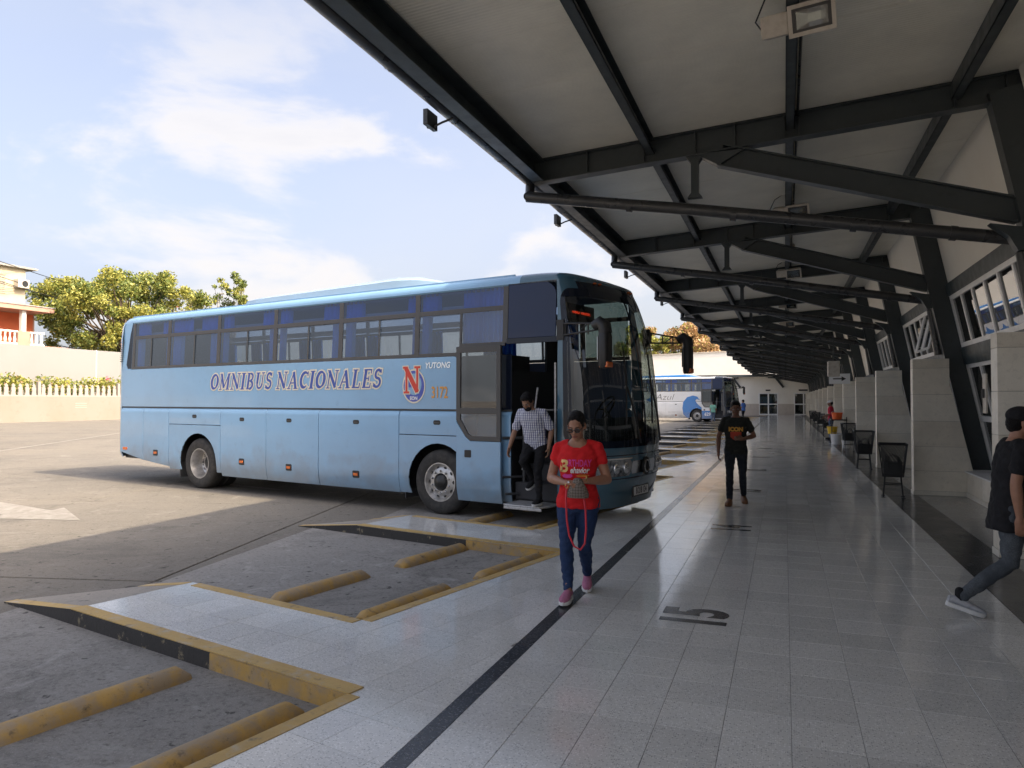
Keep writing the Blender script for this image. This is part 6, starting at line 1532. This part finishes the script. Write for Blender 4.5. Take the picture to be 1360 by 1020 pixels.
man, HM, hp, shirt = person('man in charcoal printed T-shirt and tan boots walking up the platform', (-.73, 12.22, 0), R(180 + 4), J, SK['dark'], tee, dj, tanb, tanb, .010, .98, 'm', .55, boots=True)
print_on(shirt, 'ICON', 0, 1.185, .085, mat('print_amber', (.62, .30, .04), .7), 'print_word', offset=.006)
blob(shirt, [(-.085, .05), (-.03, .055), (.03, .055), (.085, .05), (.08, -.03), (.03, -.075), (-.03, -.075), (-.08, -.03)], 0, 1.095, mat('print_red', (.42, .045, .02), .7), 'print_blot')

# ---- man stepping off the bus
def plaid(name):
    m = mat(name, (.62, .64, .70), .85); nt = m.node_tree; N = nt.nodes; L = nt.links; tc = N.new('ShaderNodeTexCoord'); sp = N.new('ShaderNodeSeparateXYZ'); L.new(tc.outputs['Object'], sp.inputs[0]); prev = None
    for out, sc, thr in (('X', 34, .62), ('Z', 30, .70)):
        mu = N.new('ShaderNodeMath'); mu.operation = 'MULTIPLY'; mu.inputs[1].default_value = sc; L.new(sp.outputs[out], mu.inputs[0]); fr = N.new('ShaderNodeMath'); fr.operation = 'FRACT'; L.new(mu.outputs[0], fr.inputs[0])
        g_ = N.new('ShaderNodeMath'); g_.operation = 'GREATER_THAN'; g_.inputs[1].default_value = thr; L.new(fr.outputs[0], g_.inputs[0]); sc2 = N.new('ShaderNodeMath'); sc2.operation = 'MULTIPLY'; sc2.inputs[1].default_value = .85 if out == 'X' else .5; L.new(g_.outputs[0], sc2.inputs[0])
        mx = N.new('ShaderNodeMixRGB'); L.new(sc2.outputs[0], mx.inputs[0]); mx.inputs[2].default_value = (.05, .06, .20, 1)
        if prev is None: mx.inputs[1].default_value = (.66, .67, .72, 1)
        else: L.new(prev, mx.inputs[1])
        prev = mx.outputs[0]
    L.new(prev, N['Principled BSDF'].inputs['Base Color']); return m
J = dict(pelvis=(0, -.03, .86), neck=(.03, .11, 1.32), head=(.055, .19, 1.425), face=(-.15, -.75, .05),
  sh_r=(.195, .06, 1.27), el_r=(.285, .04, 1.02), wr_r=(.33, .13, .80), hand_r=((.2, .25, -1), (-1, .2, 0), .5),
  sh_l=(-.145, .09, 1.27), el_l=(-.235, .0, 1.03), wr_l=(-.20, .03, .80), hand_l=((0, .1, -1), (1, .1, 0), .5),
  hip_r=(.088, -.03, .82), kn_r=(.13, .16, .60), an_r=(.06, -.10, .34), toe_r=((.25, 1, 0), -.35), hip_l=(-.085, -.03, .82), kn_l=(-.06, .10, .46), an_l=(-.07, .05, .09), toe_l=((.1, 1, 0), 0))
bl = lambda x, y, z: blue_bus.matrix_basis @ Vector((x, y, z))
q = bl(1.86, -1.42, .325)
stepman, HM, hp, shirt = person('man in checked shirt stepping down from the open bus door', (q.x, q.y, q.z), BUS_ANG + math.pi + .25, J, SK['mid'], plaid('checked_cotton'), M['black_cloth'], cloth('black_canvas', (.015, .015, .016)), M['white_rub'], .009, .96, 'm', .80, hairstyle='full')
msk = MB(); msk.ell(hp(0, .062, -.070), (.056, .050, .046), 16, 10, HM); msk.build('face_mask', M['black_cloth'], stepman, smooth=80)

# ---- man in black cap walking off to the right
grey_j = denim('grey_denim', (.065, .075, .088), (.15, .165, .18))
J = dict(pelvis=(0, .0, .86), neck=(0, .05, 1.345), head=(0, .10, 1.47), face=(-.05, -.1, 0), sock=M['black_cloth'],
  sh_r=(.17, .04, 1.295), el_r=(.245, -.03, 1.03), wr_r=(.25, -.01, .79), hand_r=((0, .05, -1), (-1, .2, 0), .55),
  sh_l=(-.17, .04, 1.295), el_l=(-.23, .0, 1.03), wr_l=(-.22, .18, .85), hand_l=((0, .5, -.8), (1, .1, 0), .6),
  hip_r=(.085, 0, .82), kn_r=(.085, -.02, .42), an_r=(.08, -.36, .135), toe_r=((.0, 1, 0), -.30), hip_l=(-.085, 0, .82), kn_l=(-.085, .28, .48), an_l=(-.08, .40, .09), toe_l=((0, 1, 0), .1))
capman, HM, hp, shirt = person('man in black T-shirt and cap striding out of frame at right', (1.60, 6.62, 0), R(-90 + 4), J, SK['tan'], M['black_cloth'], grey_j, mat('grey_shoe', (.42, .43, .46), .6, noise=[(25, .45, .7, (.25, .26, .29))]), M['white_rub'], .009, .97, 'm', .60, hairstyle='short', girth=1.04, hem=.66)
def cap_on(p, hp, HM, m, k=1.0):
    c = MB(); c.ell(hp(0, -.014, .058), (.088 * k, .106 * k, .075 * k), 18, 12, HM); c.ell(hp(0, .03, .055), (.082 * k, .085 * k, .055 * k), 18, 12, HM); P_ = []
    for t in range(9):
        a = R(20 + 140 * t / 8); P_.append([hp(.086 * math.cos(a), .055 + .05 * math.sin(a), .05), hp(.094 * math.cos(a), .075 + .10 * math.sin(a), .036)])
    co = link('cap', remesh(c, 'cap', .008, 3, m), p); v = MB(); v.grid(P_); o = v.build('visor', m, co, smooth=80); s = o.modifiers.new('t', 'SOLIDIFY'); s.thickness = .006
cap_on(capman, hp, HM, M['black_cloth'])
# ---- small figures further off
def walker(rz0=0.0, arm=.0, step=.14):
    return dict(pelvis=(0, 0, .90), neck=(0, .015, 1.385), head=(0, .03, 1.51), face=(0, -.15, 0), sh_r=(.168, 0, 1.322), el_r=(.23, -.02, 1.07), wr_r=(.22, .08 + arm, .88 + arm), hand_r=((0, .4, -1), (-1, .1, 0), .5), sh_l=(-.168, 0, 1.322), el_l=(-.23, -.02, 1.07), wr_l=(-.2, .1 + arm, .88 + arm), hand_l=((0, .4, -1), (1, .1, 0), .5),
      hip_r=(.088, 0, .86), kn_r=(.09, step * .6, .48), an_r=(.10, step, .09), toe_r=((.2, 1, 0), 0), hip_l=(-.088, 0, .86), kn_l=(-.1, -.0, .47), an_l=(-.1, -step, .1), toe_l=((-.2, 1, 0), -.1))
pj = denim('pale_denim', (.10, .15, .24), (.2, .25, .34))
cleaner, HM, hp, _ = person('cleaner in red shirt and white cap standing by the bucket cart', (1.80, 33.2, 0), R(75), walker(0, .12, .06), SK['dark'], cloth('red_work_shirt', (.50, .025, .06)), pj, M['black_cloth'], M['black_cloth'], .014, 1.0, 'm', .95)
cap_on(cleaner, hp, HM, M['white_rub'])
wb = lambda x, y, z: white_bus.matrix_basis @ Vector((x, y, z))
q = wb(1.55, -1.95, 0); person('person in pale green shirt at the door of the white bus', (q.x, q.y, q.z), BUS_ANG + .3, walker(), SK['tan'], cloth('green_shirt', (.22, .48, .38)), pj, M['white_rub'], M['white_rub'], .016, 1.0, 'm', .7)
q = wb(3.6, -.9, 0); person('person in bright blue shirt beside the front of the white bus', (q.x, q.y, .02), BUS_ANG + 1.2, walker(0, .1), SK['tan'], cloth('blue_shirt', (.10, .22, .62)), dj, M['black_cloth'], M['black_cloth'], .016, 1.04, 'm', .7)
# ================================================================== FITTINGS
# floodlights under the middle purlin
def flood_parts():
    g1 = MB(); g1.box(-.28, -.04, -.10, .12, -.12, .07); gear = g1.mesh('gear_box', M['fixture'], bevel=.012)
    h = MB(); P_ = [[(-.02, -.13, -.16), (.36, -.13, -.16), (.36, -.13, .09), (-.02, -.13, .09)], [(.03, .13, -.06), (.31, .13, -.06), (.31, .13, .07), (.03, .13, .07)]]
    h.grid(P_, closed_u=True); h.add(P_[1], [(0, 1, 2, 3)]); head = h.mesh('lamp_housing', M['fixture'], recalc=True)
    fr = MB(); 
    for a in ((-.03, .37, -.17, -.135), (-.03, .37, .065, .10), (-.03, .005, -.135, .065), (.335, .37, -.135, .065)): fr.box(a[0], a[1], -.15, -.128, a[2], a[3])
    bz = MB()
    for a in ((.005, .335, -.135, -.112), (.005, .335, .042, .065), (.005, .035, -.112, .042), (.305, .335, -.112, .042)): bz.box(a[0], a[1], -.147, -.126, a[2], a[3])
    rf = MB(); rf.add([(.035, -.13, -.112), (.305, -.13, -.112), (.305, -.13, .042), (.035, -.13, .042), (.12, -.03, -.06), (.23, -.03, -.06), (.23, -.03, .01), (.12, -.03, .01)], [(0, 1, 5, 4), (1, 2, 6, 5), (2, 3, 7, 6), (3, 0, 4, 7), (4, 5, 6, 7)])
    ln = MB(); ln.add([(.035, -.135, -.112), (.305, -.135, -.112), (.305, -.135, .042), (.035, -.135, .042)], [(0, 1, 2, 3)])
    br = MB(); br.box(-.055, -.045 + .03, -.02, .03, .0, .30); br.box(-.12, .06, -.03, .04, .28, .31)
    wr = MB(); wr.tube([(-.28, 0, -.05), (-.34, 0, .05), (-.24, 0, .22), (-.08, 0, .3)], .008, 6)
    return [('gear_box', gear), ('lamp_housing', head), ('bezel', fr.mesh('bezel', M['fixture'])), ('gasket', bz.mesh('gasket', M['plastic'])), ('reflector', rf.mesh('reflector', M['chrome'])), ('lens', ln.mesh('lens', M['glass'])), ('bracket', br.mesh('bracket', M['fixture'])), ('cable', wr.mesh('cable', M['plastic']))]
fp = flood_parts()
for i, y in enumerate((6.55, 13.2, 19.6, 26.1, 32.6)):
    f = empty('floodlight', (.10, y, roof_z(.1) - .24), R(-12)); f.scale = (.92, .92, .92); f.rotation_euler.x = R(22)
    for nm, me in fp: link(nm, me, f)
    tag(f, ['large dusty floodlight overhead near the top of the picture', 'second floodlight along the canopy from the camera', 'third floodlight along the canopy from the camera', 'fourth floodlight along the canopy from the camera', 'farthest floodlight under the canopy, fifth from the camera'][i], 'floodlight', 'floodlights under the canopy')
# small lights on brackets outside the gutter
for i, y in enumerate((6.95, 11.6, 17.2, 22.6)):
    b = empty('bracket_light', (-3.47, y, 4.60)); b.scale = (.6, .75, .75); tag(b, f'small box light on a bracket outside the gutter, {ORD[i]} from the camera', 'light', 'box lights outside the gutter')
    a = MB(); a.box(-.07, .02, -.16, .16, -.11, .11); a.build('case', M['pipe'], b, bevel=.01); a = MB(); a.box(-.085, -.07, -.02, .02, -.11, .11); a.build('rib', M['black_metal'], b)
    a = MB(); a.tube([(.0, .05, -.08), (.16, .08, -.02), (.36, .09, .02)], .016, 6); a.build('bracket', M['pipe'], b)

# conduit with clips along the middle purlin
a = MB(); a.tube([(.17, TY(-1), roof_z(.17) - .03), (.17, 86, roof_z(.17) - .03)], .014, 8)
ch(a.build('conduit', M['pipe'], canopy, smooth=60))
for k in range(-1, 14):
    a = MB(); y = TY(k) + 2.6; a.box(.12, .24, y - .07, y + .07, roof_z(.17) - .09, roof_z(.17) - .005); ch(a.build('junction_box', M['fixture'], canopy))
# black mesh litter bins on stands
def bin_parts():
    z0, z1 = .36, .90; wb_, wt_ = .155, .215
    ms = MB()
    def pt(side, t, z): 
        k = (z - z0) / (z1 - z0); w = wb_ + (wt_ - wb_) * k; x = -w + 2 * w * t
        return {0: (x, -w, z), 1: (w, x, z), 2: (-x, w, z), 3: (-w, -x, z)}[side]
    n = 9
    for sd_ in range(4):
        for i in range(-n, n + 1):
            for d in (1, -1):
                pts = []
                for q in range(13):
                    z = z0 + (z1 - z0) * q / 12; t = (i + q * .75 * 1.0) / n if d > 0 else 1 - (i + q * .75) / n
                    if 0 <= t <= 1: pts.append(pt(sd_, t, z))
                if len(pts) > 1: ms.tube([pts[0], pts[-1]], .0060, 3, cap=False)
    mesh_ = ms.mesh('mesh_sides', M['black_metal'])
    rm = MB()
    for z, w, r in ((z1, wt_, .014), (z0, wb_, .010)):
        c = [(-w, -w, z), (w, -w, z), (w, w, z), (-w, w, z)]
        for i in range(4): rm.tube([c[i], c[(i + 1) % 4]], r, 6)
    for sx in (-1, 1):
        for sy in (-1, 1): rm.tube([(sx * wb_, sy * wb_, z0), (sx * wt_, sy * wt_, z1)], .010, 6)
    fl = MB(); fl.box(-wb_, wb_, -wb_, wb_, z0 - .004, z0 + .004)
    # handle-shaped plate on the front
    lg = []
    for sx in (-1, 1):
        for sy in (-1, 1):
            l = MB(); l.tube([(sx * .10, sy * .10, z0 + .32), (sx * .12, sy * .115, z0), (sx * .15, sy * .13, .012)], .011, 6); l.box(sx * .15 - .03, sx * .15 + .03, sy * .13 - .03, sy * .13 + .03, 0, .012); lg.append(l.mesh('leg', M['black_metal']))
    bar_ = MB(); 
    for sy in (-1, 1): bar_.tube([(-.13, sy * .12, .22), (.13, sy * .12, .22)], .009, 6)
    hd = MB(); hd.tube([(-.08, -.19, .46), (-.075, -.205, .68), (0, -.212, .74), (.075, -.205, .68), (.08, -.19, .46)], .012, 6)
    bag = MB(); bag.box(-wb_ + .012, wb_ - .012, -wb_ + .012, wb_ - .012, z0 + .01, z0 + .24)
    return [('mesh_sides', mesh_), ('rim', rm.mesh('rim', M['black_metal'])), ('base', fl.mesh('base', M['black_metal'])), ('crossbar', bar_.mesh('crossbar', M['black_metal'])), ('handle', hd.mesh('handle', M['black_metal'])), ('bag', bag.mesh('bag', M['plastic'], bevel=.03))] + [('leg', m) for m in lg]
bp_ = bin_parts()
for i, (x, y) in enumerate(((1.72, 14.05), (1.78, 19.6), (1.92, 25.8), (1.82, 37.0), (1.80, 43.0), (1.78, 48.2), (1.78, 54.0))):
    b = empty('litter_bin', (x, y, 0), random.uniform(-.12, .12)); tag(b, f'black mesh litter bin on a stand by the piers, {ORD[i]} from the camera' if i else 'black mesh litter bin on a stand, nearest to the camera', 'litter bin', 'mesh litter bins along the piers')
    for nm, me in bp_: 
        o = link(nm, me, b)
        if nm == 'mesh_sides': o['kind'] = 'stuff'
# cleaner's cart and its buckets
cart = empty('cleaning_cart', (1.95, 31.2, 0)); tag(cart, 'black wheeled cleaning cart carrying coloured buckets', 'cart')
a = MB(); a.box(-.28, .28, -.45, .45, .30, .34); a.build('lower_shelf', M['plastic'], cart); a = MB(); a.box(-.28, .28, -.45, .45, .86, .90); a.build('upper_shelf', M['plastic'], cart)
for sx in (-1, 1):
    for sy in (-1, 1):
        a = MB(); a.tube([(sx * .26, sy * .43, .12), (sx * .26, sy * .43, 1.0)], .018, 6); a.build('post', M['plastic'], cart); a = MB(); a.lathe([(.0, -.02), (.07, -.02), (.07, .02), (0, .02)], (sx * .26, sy * .43, .07), 'x', 14); a.build('wheel', M['rubber'], cart)
a = MB(); a.tube([(.2, .4, .9), (.2, .42, 1.9)], .016, 6); a.build('mop_handle', M['wood'], cart)
for nm, c, (x, y, z), r, h, lb in (('bucket', (.75, .12, .02), (1.9, 31.1, .90), .20, .26, 'orange bucket on top of the cleaning cart'), ('bucket', (.72, .45, .02), (1.72, 31.0, .34), .19, .28, 'yellow bucket on the lower shelf of the cart'), ('bucket', (.62, .62, .62), (1.78, 29.9, 0), .19, .38, 'white bucket standing on the floor before the cart'), ('bucket', (.60, .60, .58), (1.95, 27.6, 0), .13, .26, 'small white pail standing on the floor between two bins')):
    b = empty(nm, (x, y, z)); tag(b, lb, 'bucket'); a = MB(); a.lathe([(r * .82, 0), (r, h), (r * 1.06, h), (r * 1.06, h - .03), (r * .96, h - .03), (r * .8, .02), (0, .02)], n=20, axis='z'); a.build('pail', mat('pail_paint', c, .5), b, smooth=40, recalc=True)
    a = MB(); a.tube([(r * math.cos(t), .0, h + .1 * math.sin(t) * .6) for t in [math.pi * q / 10 for q in range(11)]], .006, 5); a.build('handle', M['step_metal'], b)
# hanging box and arrow sign further along
hb_ = empty('hanging_speaker', (1.45, 25.2, 2.5)); tag(hb_, 'beige box hung from the canopy beside the far piers', 'speaker')
a = MB(); a.box(-.17, .17, -.2, .2, -.12, .36); a.build('case', M['fixture'], hb_, bevel=.02); a = MB(); a.tube([(0, 0, .36), (0, 0, 1.2)], .015, 6); a.build('hanger', M['steel'], hb_)
sg = empty('arrow_sign', (1.72, 26.8, 2.35)); tag(sg, 'small white direction sign with a black arrow on the piers', 'sign')
a = MB(); a.box(-.32, .32, -.02, .02, -.17, .17); a.build('board', M['txt_white'], sg)
a = MB(); a.add([(-.2, -.024, -.02), (.06, -.024, -.02), (.06, -.024, -.08), (.2, -.024, 0), (.06, -.024, .08), (.06, -.024, .02), (-.2, -.024, .02)], [(0, 1, 2, 3, 4, 5, 6)]); a.build('arrow', M['plastic'], sg)
# plate on the near pier
a = MB(); a.box(-.02, .0, -.07, .07, -.22, .22); pl = a.build('pier_plate', M['fixture'], station, bevel=.005); bch(pl); pl.location = (2.098, TY(0) + .1, 1.72); a = MB(); a.tube([(-.03, .0, -.05), (-.03, 0, .05)], .02, 8); link('knob', a.mesh('knob', M['plastic']), pl)
